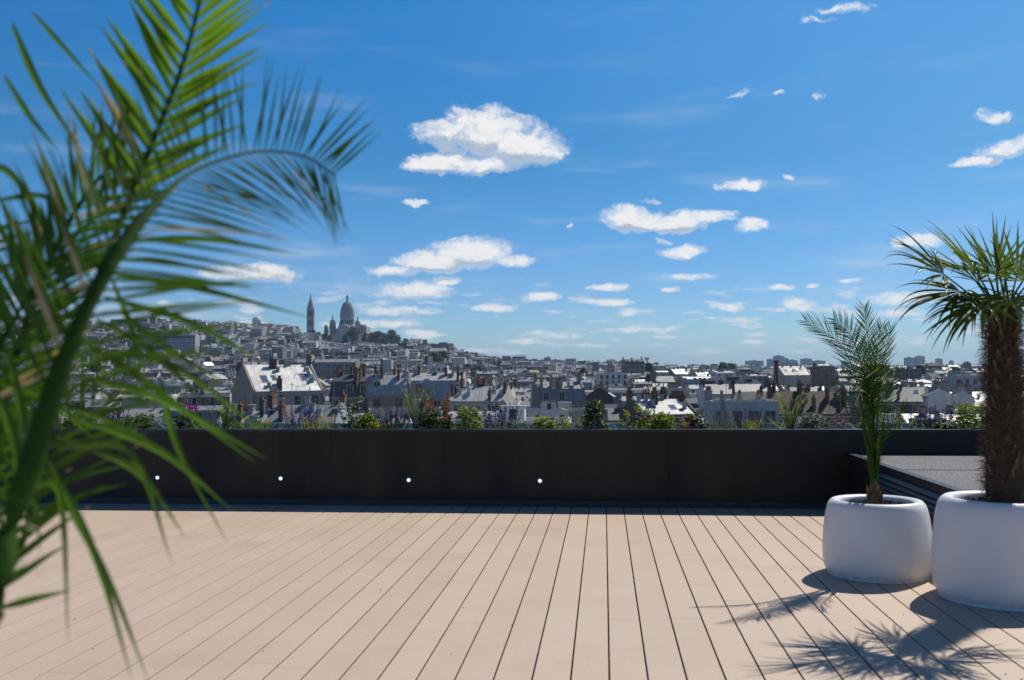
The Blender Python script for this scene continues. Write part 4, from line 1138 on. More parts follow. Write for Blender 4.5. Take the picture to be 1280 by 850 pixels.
        for it in s.items:
            V, L, S_, M_ = PARTS[it[0]][1].arrays()
            c, sn = math.cos(it[2]), math.sin(it[2])
            V = V.copy()
            if len(it) > 4:
                ct, st_ = math.cos(it[4]), math.sin(it[4]); V = np.stack([V[:, 0], V[:, 1] * ct - V[:, 2] * st_, V[:, 1] * st_ + V[:, 2] * ct], 1)
            V = np.stack([V[:, 0] * c - V[:, 1] * sn + it[1][0], V[:, 0] * sn + V[:, 1] * c + it[1][1], V[:, 2] + it[1][2]], 1)
            A.append((V, L, S_, M_))
        s.flat = join(A)
        s.cache = {}
    def meshes(s, key):
        if key not in s.cache:
            sl = slots(*key)
            s.cache[key] = (s.wl.mesh('wall', sl), s.rf.mesh('roof', sl))
        return s.cache[key]
def join(A):
    off = 0; Ls = []
    for V, L, S_, M_ in A: Ls.append(L + off); off += len(V)
    return (np.concatenate([a[0] for a in A]).astype('f4'), np.concatenate(Ls).astype('i4'), np.concatenate([a[2] for a in A]), np.concatenate([a[3] for a in A]))
PCACHE = {}
def part_mesh(nm, key):
    k = (nm, key) if nm.startswith('chim') else (nm, key[0] if nm == 'hut' else 0, key[1])
    if k not in PCACHE: PCACHE[k] = PARTS[nm][0].mesh(PNAME[nm], slots(*key))
    return PCACHE[k]

def place(arch, name, label, cat, loc, rz, sc, key, group=None, detail=2):
    t = thing(name, label, cat, loc, rz, group)
    t.scale = sc
    wm, rm = arch.meshes(key)
    H_ = 0
    add('wall', wm, t); add('roof', rm, t)
    for it in arch.items:
        if it[0] == 'window' and (detail < 2 or it[3] == 1): continue
        if detail < 1 and it[0] in ('skylight', 'vent', 'aerial'): continue
        if it[3] == 1 and it[0] == 'dormer': continue
        o = add(PNAME[it[0]], part_mesh(it[0], key), t, it[1])
        o.rotation_euler = (it[4] if len(it) > 4 else 0, 0, it[2])
    return t

ra = random.Random(77)
ARCH = []
for roof, n in (('mansard', 7), ('gable', 6), ('curb', 2), ('flat', 4), ('steep', 2), ('shed', 3)):
    for k in range(n):
        w = ra.uniform(10, 18) if roof != 'shed' else ra.uniform(6, 11)
        d = ra.uniform(9, 13) if roof != 'shed' else ra.uniform(5, 8)
        ARCH.append(Arch(w, d, roof, ra, storeys=4, side_win=ra.choice((0, 0, .35)), dens=ra.choice((1, .9, .8)), chim=ra.choice((2, 3, 4)) if roof != 'flat' else 1))
# the 'wall' of mid-distance things keeps its windows as flush panes
def with_panes(a):
    mb = MB(); mb.v = list(a.wl.v); mb.f = list(a.wl.f); mb.m = list(a.wl.m)
    for it in a.items:
        if it[0] != 'window': continue
        x, y, z = it[1]; c, sn = math.cos(it[2]), math.sin(it[2])
        def T(p): return (x + p[0] * c - p[1] * sn, y + p[0] * sn + p[1] * c, z + p[2])
        mb.poly([T(p) for p in ((-.68, -.03, -.1), (.68, -.03, -.1), (.68, -.03, 2.0), (-.68, -.03, 2.0))], 5)
        mb.poly([T(p) for p in ((-.55, -.06, 0), (.55, -.06, 0), (.55, -.06, 1.9), (-.55, -.06, 1.9))], 1)
    b = object.__new__(Arch); b.__dict__.update(a.__dict__); b.wl = mb; b.cache = {}
    return b
ARCH_P = [with_panes(a) for a in ARCH]

ROOFWORD = {'mansard': 'mansard roof', 'gable': 'pitched roof', 'curb': 'rounded mansard roof', 'flat': 'flat roof', 'steep': 'steep roof', 'shed': 'single slope roof'}
# ---- landmark houses, each by hand
HERO_ZONES = []
def hero(name, label, cat, px, Y, w, d, yr, rz, roof, key, yb, storeys=4, side=0, chim=2, seed=1, wy=2.4, dens=1.0, H=26, extra=None, group=None):
    r = random.Random(seed)
    a = Arch(w, d, roof, r, storeys, wy, side, H, dens, chim, hut=False)
    if Y < 260:
        for k in range(9):
            y = r.uniform(-.45, .1) * d; u = 1 - abs(y) / (d / 2)
            zz = a.E + a.rh * (u if roof in ('gable', 'steep') else min(1, .75 + .3 * u)) if a.rh else -.7
            a.items.append((r.choice(('vent', 'vent', 'aerial', 'chimney_b', 'skylight')), (r.uniform(-.45, .45) * w, y, zz), 0, 0))
    p = at(px, yr, Y)
    t = place(a, name, label, cat, (p.x, Y, p.z), R(rz), (1, 1, 1), key, group)
    if extra: extra(t, a, key)
    half = 0.5 * (abs(w * math.cos(R(rz))) + abs(d * math.sin(R(rz))))
    HERO_ZONES.append((px - half / Y * F_PX, px + half / Y * F_PX, yb, Y, p.x, max(w, d) * .5))
    return t
def ex_white(t, a, key):
    for x, y in ((-3.2, -2.2), (3.4, -2.0), (4.7, -2.0)):
        z = a.E + (y + a.d / 2) * a.rh / (a.d / 2)
        o = add('skylight', part_mesh('skylight', key), t, (x, y, z + .03)); o.rotation_euler = (math.atan2(a.rh, a.d / 2), 0, 0); o.scale = (1.3, 1.4, 1)
M_glare = zinc_mat('glare_zinc_roof', (0.66, 0.64, 0.61), 0.6, 0.1, 0.9)  # sun glare on the zinc is put into this paler base colour
ROOFS.append(('bright zinc', M_glare))
hero('town_house', 'house with sunlit white metal roof and brown gable end beneath the basilica', 'house', 347, 150, 11.5, 8.0, 456, 44, 'steep', (3, 6, 0), 505, 3, .5, 2, 5, extra=ex_white)
hero('town_house', 'low pale house with zinc roof directly in front of the sunlit white metal roof', 'house', 383, 92, 7.2, 6, 506, 4, 'gable', (5, 0, 0), 545, 3, 0, 2, 6)
hero('town_house', 'low house with pale metal roof just right of the magenta flowers', 'house', 312, 96, 5.4, 7, 514, 10, 'gable', (5, 1, 0), 545, 3, 0, 1, 7)
hero('town_house', 'beige stone house with arched gable window, left of the four dormers', 'house', 486, 168, 7.5, 5, 469, 8, 'curb', (3, 1, 0), 506, 4, .5, 0, 8)
hero('town_house', 'long zinc mansard house with four dormers and three brick chimneys', 'house', 537, 172, 12.5, 9, 466, 6, 'mansard', (0, 1, 0), 506, 4, 0, 3, 9, wy=2.6)
hero('town_house', 'brown brick house with dark roof between white metal roof and arched stone house', 'house', 448, 185, 8, 9, 468, -8, 'mansard', (4, 4, 0), 500, 4, .4, 4, 10)
hero('town_house', 'long low zinc roofed house behind the purple sage', 'house', 602, 160, 9, 8, 483, -5, 'gable', (0, 1, 0), 506, 3, 0, 4, 11)
hero('town_house', 'grey house with zinc mansard roof, left behind the tallest dark bush', 'house', 697, 190, 9, 9, 477, 14, 'mansard', (2, 0, 1), 510, 4, 0, 4, 12)
hero('town_house', 'low house with bright sunlit metal roof and brick chimneys above the pink flower', 'house', 822, 128, 7.5, 7, 499, 24, 'gable', (6, 0, 0), 530, 3, 0, 3, 13)
hero('town_house', 'pale blue grey flat topped building behind the wide purple flower patch', 'building', 925, 118, 7.4, 7, 500, 2, 'flat', (5, 1, 1), 540, 3, 0, 1, 14, wy=1.5, dens=.8)
hero('town_house', 'long brown tiled house with a row of windows left of the feather palm', 'house', 1007, 150, 11, 9, 489, -3, 'gable', (4, 5, 0), 530, 4, 0, 4, 15)
hero('town_house', 'pair of pale gabled houses, left one, near the glossy shrub', 'house', 1171, 150, 4.0, 3.2, 487, 82, 'gable', (1, 0, 1), 512, 3, 0, 0, 16)
hero('town_house', 'pair of pale gabled houses, right one, near the glossy shrub', 'house', 1199, 152, 4.0, 3.2, 490, 84, 'gable', (1, 0, 1), 512, 3, 0, 0, 17)
hero('town_house', 'dark roofed house with sloping ridge behind the feather palm', 'house', 1122, 165, 9, 9, 484, -20, 'gable', (6, 4, 0), 515, 3, 0, 1, 18)
hero('apartment_building', 'tall blank pale grey wall building beside the thin brick factory chimney', 'apartment block', 989, 420, 12, 12, 457.5, 14, 'gable', (0, 2, 1), 482, 4, 0, 1, 19, dens=.08)
hero('apartment_building', 'brown apartment block right of the blank pale grey wall', 'apartment block', 1028, 430, 7, 12, 458, 5, 'flat', (4, 4, 0), 482, 4, .5, 1, 20)
hero('apartment_building', 'dark rounded roof building on the skyline left of the mushroom water tower', 'apartment block', 791, 620, 12, 12, 449, 10, 'curb', (2, 4, 1), 462, 4, 0, 2, 21)
hero('apartment_building', 'white apartment block with balcony lines below the dark rounded roof', 'apartment block', 765, 520, 15, 12, 466, 5, 'flat', (1, 1, 1), 482, 4, .5, 1, 22)
hero('apartment_building', 'long pale blue block with many windows high on the left hillside', 'apartment block', 206, 960, 66, 14, 418, 4, 'mansard', (5, 4, 1), 437, 4, .5, 4, 23, wy=2.9)
hero('apartment_building', 'dark topped block on the shoulder of the hill right of the basilica trees', 'apartment block', 551, 1200, 22, 14, 430, 5, 'flat', (4, 3, 1), 440, 4, .5, 2, 24)
hero('apartment_building', 'white fronted block under the dark topped block on the hill shoulder', 'apartment block', 548, 1150, 18, 14, 435, -8, 'gable', (1, 1, 1), 445, 4, .5, 2, 25)
hero('apartment_building', 'pale block with stacked balconies below the green trees of the shoulder', 'apartment block', 550, 520, 8, 12, 457, 3, 'flat', (1, 1, 1), 475, 4, .5, 1, 26)
hero('apartment_building', 'broad white block with mansard roof right of the feather palm, mid distance', 'apartment block', 1215, 380, 17, 11, 470, 5, 'flat', (5, 1, 1), 490, 4, .5, 2, 27)
hero('apartment_building', 'wide grey fronted block with rows of windows below the campanile', 'apartment block', 410, 420, 26, 12, 449, 4, 'mansard', (2, 0, 1), 468, 4, .5, 4, 28)

# ---- the rest: rows of roofs from near to far
rc = random.Random(2024)
houses = []
def apparent(zr, X, Y): return proj((X, Y, zr))[1]
Y = 92.0; row = 0
while Y < 6200:
    wscale = 1.0 + max(0, Y - 500) / 1500
    dY = (8.0 if Y < 260 else 8.0 + (Y - 260) * 0.010) * (1 + (0.9 if rc.random() < .16 else 0))
    xl = at(-70, 460, Y).x; xr = at(1350, 460, Y).x
    x = xl + rc.uniform(0, 8)
    while x < xr:
        aid = rc.randrange(len(ARCH)); a = ARCH[aid]
        sc = (rc.uniform(.45, .78) if Y < 260 else rc.uniform(.38, .66)) * wscale
        th = 26 * noise.noise(Vector((x / 90, Y / 110, 5.1))) * 2 + rc.choice((0, 0, 0, 90)) + rc.uniform(-4, 4)
        if rc.random() < .5: th += 180
        ww = abs(a.w * math.cos(R(th))) + abs(a.d * math.sin(R(th)))
        X = x + ww * sc * .5
        yy = Y + rc.uniform(-4, 4)
        b = bearing_px(X, yy)
        gz = tz(X, yy)
        if yy < 140: zr = rc.uniform(-7.2, -3.4)
        elif yy < 300: zr = rc.uniform(-7.0, -2.6) + (1.2 if rc.random() < .12 else 0)
        elif yy < 700: zr = rc.uniform(-8.0, -0.5) + (2.5 if rc.random() < .1 else 0)
        else: zr = rc.uniform(-10, 1.5) + (6 if rc.random() < .04 else 0)
        if yy > 400: zr = max(zr, gz + rc.uniform(11, 19) + (5 if rc.random() < .05 else 0)) if gz > -23 else zr
        gap = rc.random() < (.03 if yy < 300 else .05 + .10 * (noise.noise(Vector((x / 200, Y / 200, 1.0))) > .25))
        hw = ww * sc * .5 / yy * F_PX
        ok = not gap
        for (p0, p1, yb, hY, hX, hr) in HERO_ZONES:
            if b + hw > p0 and b - hw < p1:
                if yy < hY + 4 and apparent(zr, X, yy) < yb:
                    zr = CO.z + (CO.z * 0) - (yb - VPY + rc.uniform(0, 6)) / F_PX * yy
                if abs(yy - hY) < hr + 6 * sc and abs(X - hX) < hr + ww * sc * .45: ok = False
        if yy > 850:
            lim = 429 if 398 < b < 472 else (432 if b < 505 and b >= 472 else (416 if 372 < b <= 398 else 0))
            if apparent(zr, X, yy) < lim: zr -= (lim + rc.uniform(0, 5) - apparent(zr, X, yy)) * yy / F_PX
        # keep the open slope below the basilica and its terraces
        if 400 < b < 475 and 1330 < yy < 1640: ok = False
        if yy < 200 and apparent(zr + 1.5, X, yy) > 545: ok = ok and rc.random() < .6
        if ok:
            wi = rc.choices(range(7), (24, 28, 12, 12, 7, 10, 8))[0]; ri = rc.choices(range(6), (28, 30, 14, 4, 20, 4))[0]
            if yy > 1500 and wi == 4: wi = 0
            houses.append([X, yy, zr, R(th), sc, aid, (wi, ri, rc.choice((0, 1, 1))), row, b])
        x += ww * sc * rc.uniform(.92, 1.12)
    row += 1; Y += dY
N_IND = 270
ind = houses[:N_IND]
# label by row and place in the row
def ordinal(n):
    base = ['zeroth','first','second','third','fourth','fifth','sixth','seventh','eighth','ninth','tenth','eleventh','twelfth','thirteenth','fourteenth','fifteenth','sixteenth','seventeenth','eighteenth','nineteenth']
    tens = {20:'twentieth',30:'thirtieth',40:'fortieth'}; tw = {2:'twenty',3:'thirty',4:'forty'}
    if n < 20: return base[n]
    return tens[n] if n % 10 == 0 and n in tens else tw[n // 10] + ' ' + base[n % 10]
byrow = {}
for h in ind: byrow.setdefault(h[7], []).append(h)
rows_sorted = sorted(byrow)
for ri_, rw in enumerate(rows_sorted):
    lst = sorted(byrow[rw], key=lambda h: h[8])
    for k, h in enumerate(lst):
        X, yy, zr, th, sc, aid, key, _, b = h
        lab = f"{WALLS[key[0]][0]} house with {ROOFS[key[1]][0]} {ROOFWORD[ARCH[aid].roof]}, {ordinal(k + 1)} from left in {ordinal(ri_ + 1)} row"
        det = 2 if yy < 175 else (1 if yy < 260 else 0)
        A_ = ARCH[aid] if det == 2 else ARCH_P[aid]
        place(A_, 'town_house', lab, 'house', (X, yy, zr), th, (sc, sc, sc), key, 'town houses spread below the terrace', det)
# far mass, one mesh
far_mats = [w for _, w in WALLS] + [M_win] + [rr for _, rr in ROOFS[:6]] + [M_brick, M_plast, M_pots, M_frame, M_sky]
nW = len(WALLS); iWin = nW; iR = nW + 1; iB = iR + 6
Vs, Ls, Ss, Ms = [], [], [], []; off = 0
for X, yy, zr, th, sc, aid, key, _, b in houses[N_IND:]:
    V, L, S_, M_ = ARCH[aid].flat
    c, sn = math.cos(th) * sc, math.sin(th) * sc
    Vs.append(np.stack([V[:, 0] * c - V[:, 1] * sn + X, V[:, 0] * sn + V[:, 1] * c + yy, V[:, 2] * sc * .95 + zr], 1))
    Ls.append(L + off); off += len(V); Ss.append(S_)
    lut = np.array([key[0], iWin, iR + key[1], iB + key[2], iB + 2, iB + 3, iB + 4])
    Ms.append(lut[M_])
me = bpy.data.meshes.new('distant_houses')
fill_mesh(me, np.concatenate(Vs).astype('f4'), np.concatenate(Ls).astype('i4'), np.concatenate(Ss).astype('i4'), np.concatenate(Ms).astype('i4'))
for m in far_mats: me.materials.append(m)
o = add('distant_houses', me); struct(o, 'stuff')
print('HOUSES', len(houses), 'faces', len(me.polygons))
# ================================================================== the basilica on the hill
BY = 1520.0
M_trav = wall_mat('travertine', (0.42, 0.40, 0.37), 0.12)
M_travd = wall_mat('travertine_dome', (0.34, 0.32, 0.30), 0.15)
M_void = mat('dark_opening', (0.03, 0.03, 0.035), 0.8)
def Z_(y, px=432): return at(px, y, BY).z
PXM = BY / F_PX
gz0 = tz(at(432, 420, BY).x, BY)
bp = at(434, 418, BY)
zb = gz0 - 3
bas = thing('basilica', 'white domed basilica crowning the hill with one large dome and small domes', 'basilica', (bp.x, BY, zb))
def X_(px): return (px - 434) * PXM
def lz(y): return Z_(y) - zb
def dome_profile(rad, z0, z1, n=14, ogive=0.75):
    return [(rad * max(0.03, math.cos((k / n) * math.pi / 2)) ** ogive, z0 + (z1 - z0) * math.sin((k / n) * math.pi / 2) ** 1.06) for k in range(n + 1)]
mb = MB()   # body and arms
mb.box(-17, 17, -14, 20, 0, lz(411)); mb.box(-9, 9, -22, 24, 0, lz(409.5)); mb.box(-26, -17.01, -8, 12, 0, lz(413)); 
mb.prism([(-9.5, lz(409.5)), (9.5, lz(409.5)), (0, lz(405.5))], -22.2, -8, 0)
mb.lathe([(13, 0), (13, lz(408)), (12, lz(406.5))], 16, (0, 0, 0))
mb.build('body', M_trav, bas)
mb = MB(); mb.box(15, 34, -16, 14, 0, lz(409)); mb.box(17, 20, -17.2, -16.01, 0, lz(407)); mb.box(29, 32, -17.2, -16.01, 0, lz(407)); mb.prism([(15.5, lz(409)), (33.5, lz(409)), (24.5, lz(405.5))], -16.5, 14, 0)
mb.build('portico', M_trav, bas)
dr = MB(); dr.lathe([(12.4, lz(409)), (12.2, lz(406.4)), (10.6, lz(406.2)), (10.4, lz(399)), (11.4, lz(398.6)), (11.4, lz(397.4)), (10.6, lz(397))], 32)
d_ = dr.build('drum', M_trav, bas)
w_ = MB()
for k in range(20):
    a = 2 * math.pi * k / 20
    w_.box(-.7, .7, -10.75, -10.3, lz(405.2), lz(400), 0, Matrix.Rotation(a, 4, 'Z'))
w_.build('drum_windows', M_void, d_)
dm = MB(); dm.lathe(dome_profile(10.6, lz(397), lz(377.5), 16, .72), 32, cap0=False); dome = dm.build('dome', M_travd, bas, True)
rb = MB()
for k in range(16):
    a = 2 * math.pi * k / 16; P0 = dome_profile(10.9, lz(397), lz(377.5), 10, .72)
    rb.tube([(q * math.cos(a), q * math.sin(a), z) for q, z in P0], .35, 4)
rb.build('dome_ribs', M_trav, dome)
ln = MB(); ln.lathe([(2.6, lz(378.3)), (2.6, lz(377.2)), (1.7, lz(377)), (1.6, lz(372)), (2.1, lz(371.8)), (1.9, lz(370.8)), (.8, lz(369)), (.25, lz(367.8)), (.2, lz(366.6))], 12); ln.build('lantern', M_travd, bas)
def small(px, dy, rad, ytop, ysh, ybase, yfin):
    mb = MB(); cx = X_(px)
    mb.lathe([(rad * 1.05, 0), (rad * 1.05, lz(ysh + 2)), (rad * 1.18, lz(ysh + 1.6)), (rad, lz(ysh))], 16, (cx, dy, 0))
    mb.lathe(dome_profile(rad, lz(ysh), lz(ytop), 10, .75), 16, (cx, dy, 0), cap0=False)
    mb.lathe([(rad * .22, lz(ytop + .5)), (rad * .2, lz((ytop + yfin) / 2)), (.15, lz(yfin))], 8, (cx, dy, 0))
    o = mb.build('small_dome', M_travd, bas, False)
    w_ = MB()
    for k in range(8):
        a = 2 * math.pi * k / 8
        w_.box(-rad * .18, rad * .18, -rad * 1.09, -rad * .9, lz(ysh + 6), lz(ysh + 2.6), 0, Matrix.Translation((cx, dy, 0)) @ Matrix.Rotation(a, 4, 'Z'))
    w_.build('dome_windows', M_void, o)
small(416.8, -8, 4.7, 399.2, 405.5, 420, 393.5)
small(449.8, -9, 4.2, 401.2, 405.8, 420, 395.3)
small(424.0, 14, 4.6, 400, 405.8, 420, 395)
small(444.5, 14, 4.6, 400, 405.8, 420, 395)
small(407.3, -2, 3.3, 406.2, 409.5, 420, 404.5)
small(459.2, -6, 2.2, 406.8, 409.0, 420, 404.3)
mb = MB()
for k in range(7):
    x = -15 + 5 * k
    mb.box(x - .8, x + .8, -14.06, -14.0, lz(416), lz(412.6))
for k in range(4):
    x = 17.5 + 4.8 * k
    mb.box(x - .8, x + .8, -16.06, -16.0, lz(416), lz(411.2))
mb.build('nave_windows', M_void, bas)
# campanile
cp_ = at(388.2, 413, BY + 30); gzc = tz(cp_.x, BY + 30)
cam_t = thing('bell_tower', 'tall square bell tower with pointed dome, left of the basilica', 'bell tower', (cp_.x, BY + 30, gzc - 2), R(12))
def cz(y): return at(388, y, BY + 30).z - gzc + 2
mb = MB(); s_ = 5.6
mb.box(-s_, s_, -s_, s_, 0, cz(397)); mb.box(-s_ - .4, s_ + .4, -s_ - .4, s_ + .4, cz(397), cz(396.2))
for sx in (-1, 1):
    for sy in (-1, 1): mb.box(sx * s_ - (1.5 if sx > 0 else 0), sx * s_ + (0 if sx > 0 else 1.5), sy * s_ - (1.5 if sy > 0 else 0), sy * s_ + (0 if sy > 0 else 1.5), cz(396.2), cz(387.2))
mb.box(-s_ + 1.6, s_ - 1.6, -s_ + 1.6, s_ - 1.6, cz(396.2), cz(387.2)); mb.box(-s_ - .5, s_ + .5, -s_ - .5, s_ + .5, cz(387.2), cz(386))
for q in (-1, 1): mb.box(q * 1.9 - .35, q * 1.9 + .35, -s_ - .01, -s_ + 1.59, cz(396.2), cz(387.2))
mb.build('shaft', M_trav, cam_t)
mb = MB(); mb.lathe([(5.2, cz(386)), (5.0, cz(383.6)), (5.4, cz(383.3)), (4.6, cz(381)), (3.6, cz(378.5)), (2.5, cz(376)), (1.6, cz(374)), (1.2, cz(373)), (1.3, cz(371.5)), (.9, cz(370)), (.4, cz(368.5)), (.2, cz(366.8))], 16); mb.build('spire', M_travd, cam_t)
mb = MB()
for k in range(4):
    Mx = Matrix.Rotation(math.pi / 2 * k, 4, 'Z')
    for q in (-2.7, 0, 2.7): mb.box(q - .7, q + .7, -s_ - .05, -s_ - .01, cz(409), cz(400), 0, Mx)
    mb.box(-3.4, 3.4, -s_ + 1.55, -s_ + 1.59, cz(395.5), cz(388.5), 0, Mx)
mb.build('openings', M_void, cam_t)
# round white water tower on the hill
wp = at(321, 409, 1480); gw = tz(wp.x, 1480)
wt_ = thing('water_tower', 'round white tower with small dome on the hilltop left of the bell tower', 'water tower', (wp.x, 1480, gw - 2))
wz = lambda y: at(321, y, 1480).z - gw + 2
mb = MB(); mb.lathe([(6.0, 0), (6.0, wz(404)), (7.0, wz(403.4)), (7.0, wz(399.5)), (6.2, wz(399.2))], 20); mb.build('shaft', WALLS[1][1], wt_)
mb = MB(); mb.lathe([(6.2, wz(399.2)), (5.2, wz(397.3)), (3, wz(396)), (.8, wz(395.6)), (.4, wz(394))], 20); mb.build('dome', WALLS[1][1], wt_)
# stepped terraces below the basilica
mb = MB(); 
tt = thing('terrace_wall', 'pale retaining walls with arches stepping down below the basilica', 'retaining wall', (bp.x, BY - 60, 0))
for k, (dy, y0, y1, x0, x1) in enumerate(((20, 424, 418.5, -30, 30), (0, 430, 424.5, -36, 20))):
    mb = MB(); mb.box(x0, x1, dy, dy + 3, at(432, y0 + 6, BY - 60 + dy).z, at(432, y1, BY - 60 + dy).z); mb.build('wall', M_trav, tt)

# ================================================================== trees
M_tleaf = [leaf_mat('tree_foliage_dark', (0.035, 0.065, 0.02), (0.022, 0.045, 0.016), 0.6, 0.25, 0.4, (0.14, 0.20, 0.03)),
           leaf_mat('tree_foliage_green', (0.06, 0.10, 0.025), (0.035, 0.07, 0.02), 0.6, 0.25, 0.4, (0.2, 0.28, 0.05))]
M_trunk = mat('tree_trunk', (0.08, 0.06, 0.045), 0.9, var=0.3)
def tree_meshes(seed):
    r = random.Random(seed); tr_, lf = MB(), MB()
    tr_.tube([(0, 0, 0), (.1, 0, 2), (0, .1, 5)], [.4, .3, .2], 7)
    C_ = []
    for k in range(17):
        a = r.uniform(0, 6.28); z = r.uniform(1.6, 9.6); q = r.uniform(0.5, 3.6) * math.sin(math.pi * min(1, (z + 1) / 12.5))
        c = Vector((q * math.cos(a), q * math.sin(a), z)); C_.append((c, r.uniform(1.5, 2.5)))
        tr_.tube([(0, 0, 1.5), c * .6 + Vector((0, 0, .5)), c], [.2, .12, .04], 5)
    for c, rad in C_:
        for i in range(230):
            d = Vector((r.gauss(0, 1), r.gauss(0, 1), r.gauss(0, 1))).normalized()
            p = c + d * rad * r.random() ** .4
            n_ = (d + Vector((r.uniform(-.6, .6), r.uniform(-.6, .6), r.uniform(-.2, .8)))).normalized()
            lf.blade(p, rdir(r), n_, r.uniform(.4, .8), r.uniform(.3, .5), .2, 2, .2)
    return tr_, lf
TM = [tree_meshes(s) for s in (1, 2, 3)]
TC = {}
def tree(px, Y, h, label, kind=0, shape=0, yb=None, sx=1.0):
    k = (shape, kind)
    if k not in TC: TC[k] = (TM[shape][0].mesh('trunk', M_trunk), TM[shape][1].mesh('crown', M_tleaf[kind]))
    X = at(px, 460, Y).x; g_ = tz(X, Y) if yb is None else at(px, yb, Y).z
    t = thing('tree', label, 'tree', (X, Y, g_), px * 1.7, 'trees among the houses and on the hill')
    s = h / 11.5; t.scale = (s * sx, s * sx, s)
    add('trunk', TC[k][0], t); add('crown', TC[k][1], t)
TR_ = [(440, 1400, 24, 'dark tree directly in front of the basilica portico', 0, 0, 427, 1.1), (432, 1390, 17, 'lower green tree left of the dark tree before the basilica', 1, 1, 432, 1),
 (456, 1440, 13, 'tree at the right foot of the basilica portico', 0, 2, 427, 1), (472, 1480, 22, 'rounded tree just right of the basilica', 0, 1, 431, 1.3), (488, 1480, 25, 'largest rounded crown on the hilltop right of the basilica', 0, 0, 431, 1.3),
 (480, 1500, 19, 'tree between the two rounded crowns right of the basilica', 0, 2, 431, 1.2), (463, 1480, 17, 'small tree squeezed against the basilica right side', 1, 2, 429, 1.1), (498, 1500, 13, 'low tree at the right end of the hilltop trees', 0, 1, 431, 1.3),
 (507, 1500, 12, 'first small tree on the ridge right of the hilltop crowns', 0, 0, 432, 1.3), (517, 1500, 12, 'second small tree on the ridge right of the hilltop crowns', 1, 1, 432.5, 1.3), (532, 1500, 12, 'third small tree on the ridge right of the hilltop crowns', 0, 2, 434, 1.3),
 (390, 1420, 15, 'dark tree at the foot of the bell tower', 0, 1, 424, 1.2), (399, 1410, 11, 'low tree right of the foot of the bell tower', 1, 2, 424, 1.2), (406, 1410, 10, 'small tree between bell tower and basilica', 0, 0, 424, 1.3), (412, 1400, 9, 'pale tree below the left small dome', 1, 1, 426, 1.3),
 (292, 1460, 17, 'dark tree on the skyline left of the round white tower', 0, 0, 421, 1.1), (285, 1440, 13, 'smaller tree left of the skyline tree by the white tower', 0, 2, 422, 1.1), (195, 1480, 13, 'tree on the skyline above the long pale blue block', 1, 1, 414, 1.3), (208, 1470, 11, 'second skyline tree above the long pale blue block', 0, 2, 414, 1.3),
 (350, 1300, 9, 'small green tree on the slope below the white tower', 1, 0, 434, 1.3), (190, 900, 8, 'left tree of the avenue below the long pale blue block', 1, 0, 441, 1.6), (200, 905, 8, 'middle tree of the avenue below the long pale blue block', 1, 1, 441, 1.6), (214, 910, 8, 'right tree of the avenue below the long pale blue block', 1, 2, 441, 1.6),
 (545, 900, 12, 'left bright green tree on the shoulder below the dark topped block', 1, 0, 455, 1.6), (553, 910, 13, 'right bright green tree on the shoulder below the dark topped block', 1, 1, 455, 1.6), (536, 900, 9, 'lowest bright green tree of the shoulder group', 1, 2, 456, 1.6),
 (468, 1100, 8, 'olive tree above the blue roofs under the hilltop', 1, 2, 441, 1.4), (500, 1200, 8, 'small tree on the slope under the ridge trees', 1, 0, 441, 1.3), (460, 1050, 7, 'shrubby tree among slope houses below the basilica', 1, 1, 446, 1.3),
 (662, 700, 7, 'dark green tree among the roofs below the right ridge', 0, 0, 470, 1.5), (668, 705, 6, 'small green tree beside the dark one below the right ridge', 1, 1, 470, 1.5), (905, 900, 10, 'tree mass on the flat skyline right of the mushroom tower', 0, 1, 466, 1.8),
 (915, 905, 9, 'second tree on the flat skyline right of the mushroom tower', 0, 2, 466, 1.8), (865, 480, 5, 'low tree on roofs left of the factory chimney', 1, 0, 474, 1.4), (926, 400, 5, 'small green tree left below the factory chimney', 1, 2, 491, 1.2),
 (118, 420, 7, 'green tree among roofs at far left behind the palm', 1, 0, 470, 1.3), (105, 300, 5, 'near green tree among roofs behind the left palm', 1, 1, 497, 1.2), (730, 560, 5, 'small tree before the ridge blocks in the middle', 0, 0, 470, 1.4),
 (1150, 520, 6, 'low tree in the roofs right of the feather palm', 0, 1, 470, 1.5), (812, 620, 6, 'tree under the mushroom water tower', 0, 2, 465, 1.5)]
for a in TR_: tree(a[0], a[1], a[2], a[3], a[4], a[5], a[6], a[7])

# ================================================================== skyline landmarks
def tower_block(px0, px1, ytop, Y, label, wi=5, steps=None, floors=14):
    p = at((px0 + px1) / 2, ytop, Y); w = (px1 - px0) / F_PX * Y; g_ = tz(p.x, Y)
    t = thing('tower_block', label, 'tower block', (p.x, Y, g_ - 2), 0.12)
    h = p.z - g_ + 2
    mb = MB(); mb.box(-w/2, w/2, -9, 9, 0, h)
    for (a, b, yy_) in (steps or []): mb.box(w * a, w * b, -8, 8, h - 3, at(px0, yy_, Y).z - g_ + 2)
    mb.build('wall', WALLS[wi][1], t)
    nf = max(3, int(h / 3.4)); mb = MB()
    for k in range(nf):
        z = h - 2.6 - k * 3.4
        if z < 1: break
        mb.box(-w/2 + 1, w/2 - 1, -9.08, -9.0, z, z + 1.6)
    mb.build('window_bands', M_win, t)
    mb = MB(); mb.box(-w * .2, w * .12, -4, 4, h, h + 3); mb.build('roof_plant', WALLS[2][1], t)
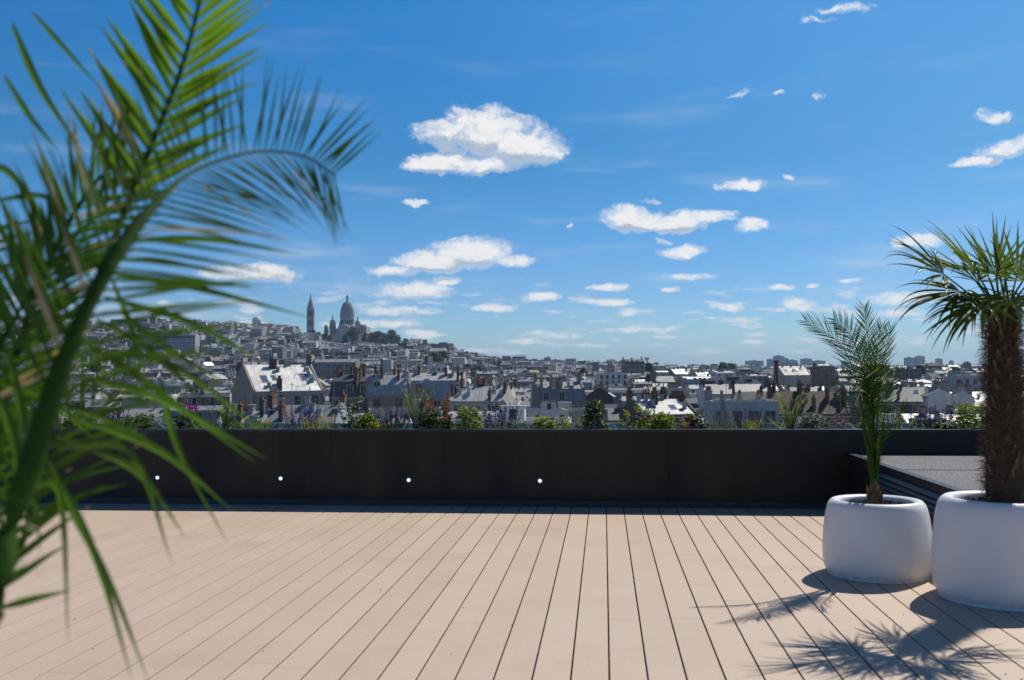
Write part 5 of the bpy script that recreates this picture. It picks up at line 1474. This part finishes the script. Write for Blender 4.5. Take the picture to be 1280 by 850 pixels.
for a in [(932, 953.5, 451, 4300, 'wide low far block left of the stepped tower group', 6), (959, 967, 449, 4300, 'left wing of the stepped far tower group', 6), (967, 979, 444.8, 4350, 'tallest stepped far block behind the factory chimney', 6), (979, 985, 448, 4300, 'right wing of the stepped far tower group', 6),
          (985, 996, 450, 4500, 'far block just right of the stepped tower group', 6), (1001, 1014, 448.5, 4500, 'second far block right of the stepped tower group', 6), (1015, 1031, 451, 4600, 'long far block left of the feather palm', 6),
          (860, 874, 455.8, 4600, 'low far slab right of the mushroom tower', 6), (876, 884, 456, 4700, 'small far slab left of the long skyline gap', 6), (823, 828, 456, 4200, 'first tiny far tower right of the mushroom tower', 6), (830, 834, 456, 4250, 'second tiny far tower right of the mushroom tower', 6),
          (1131, 1142, 447, 4300, 'left one of the twin far glass towers', 6), (1144.5, 1155, 445.3, 4350, 'right and taller one of the twin far glass towers', 6), (1170, 1177, 448.5, 4500, 'single narrow far tower right of the twin towers', 6), (1225, 1238, 455, 4600, 'squat far block left of the shaggy trunk', 6),
          (1052, 1060, 452, 4500, 'far block behind the feather palm crown', 6), (1272, 1290, 452, 4500, 'far block at the right edge past the shaggy trunk', 6), (1187, 1191, 451, 4500, 'thin far tower right of the narrow one', 6)]:
    tower_block(*a)
# mushroom water tower
p = at(808.7, 457, 2600); g_ = tz(p.x, 2600)
t = thing('water_tower', 'mushroom shaped water tower standing up from the flat skyline', 'water tower', (p.x, 2600, g_))
z1, z2 = at(808, 451, 2600).z - g_, at(808, 446.3, 2600).z - g_
mb = MB(); mb.lathe([(3.2, 0), (2.4, z1 * .6), (2.2, z1)], 16); mb.build('shaft', WALLS[5][1], t)
mb = MB(); mb.lathe([(2.2, z1 - 1), (6.6, z2 - 3.5), (6.8, z2 - 1.2), (4, z2), (.5, z2 + .8)], 20); mb.build('tank', WALLS[5][1], t)
# brick factory chimney
p = at(970.5, 477, 410); zt = at(970.5, 450.6, 410).z
t = thing('factory_chimney', 'thin red brick factory chimney rising left of the blank pale wall', 'chimney', (p.x, 410, p.z - 8))
mb = MB(); mb.lathe([(1.0, 0), (.8, zt - p.z + 7.4), (.95, zt - p.z + 7.5), (.95, zt - p.z + 8)], 16); mb.build('shaft', mat('red_brick', (0.17, 0.045, 0.035), 0.9, var=0.2, vscale=1), t)
# aerials and masts on nearer roofs
# ================================================================== haze
mb = MB(); mb.box(-12500, 12500, -12500, 12500, -31, 190)
mh = bpy.data.materials.new('haze_air'); mh.use_nodes = True
nt = mh.node_tree; nt.nodes.clear(); oo = nt.nodes.new('ShaderNodeOutputMaterial'); pv = nt.nodes.new('ShaderNodeVolumePrincipled')
pv.inputs['Color'].default_value = (0.50, 0.72, 1.0, 1); pv.inputs['Density'].default_value = 0.000085; pv.inputs['Anisotropy'].default_value = 0.2
nt.links.new(pv.outputs[0], oo.inputs['Volume'])
mh.volume_intersection_method = 'FAST' if hasattr(mh, 'volume_intersection_method') else None
hz = mb.build('haze', mh); struct(hz, 'stuff')
bpy.context.view_layer.update()
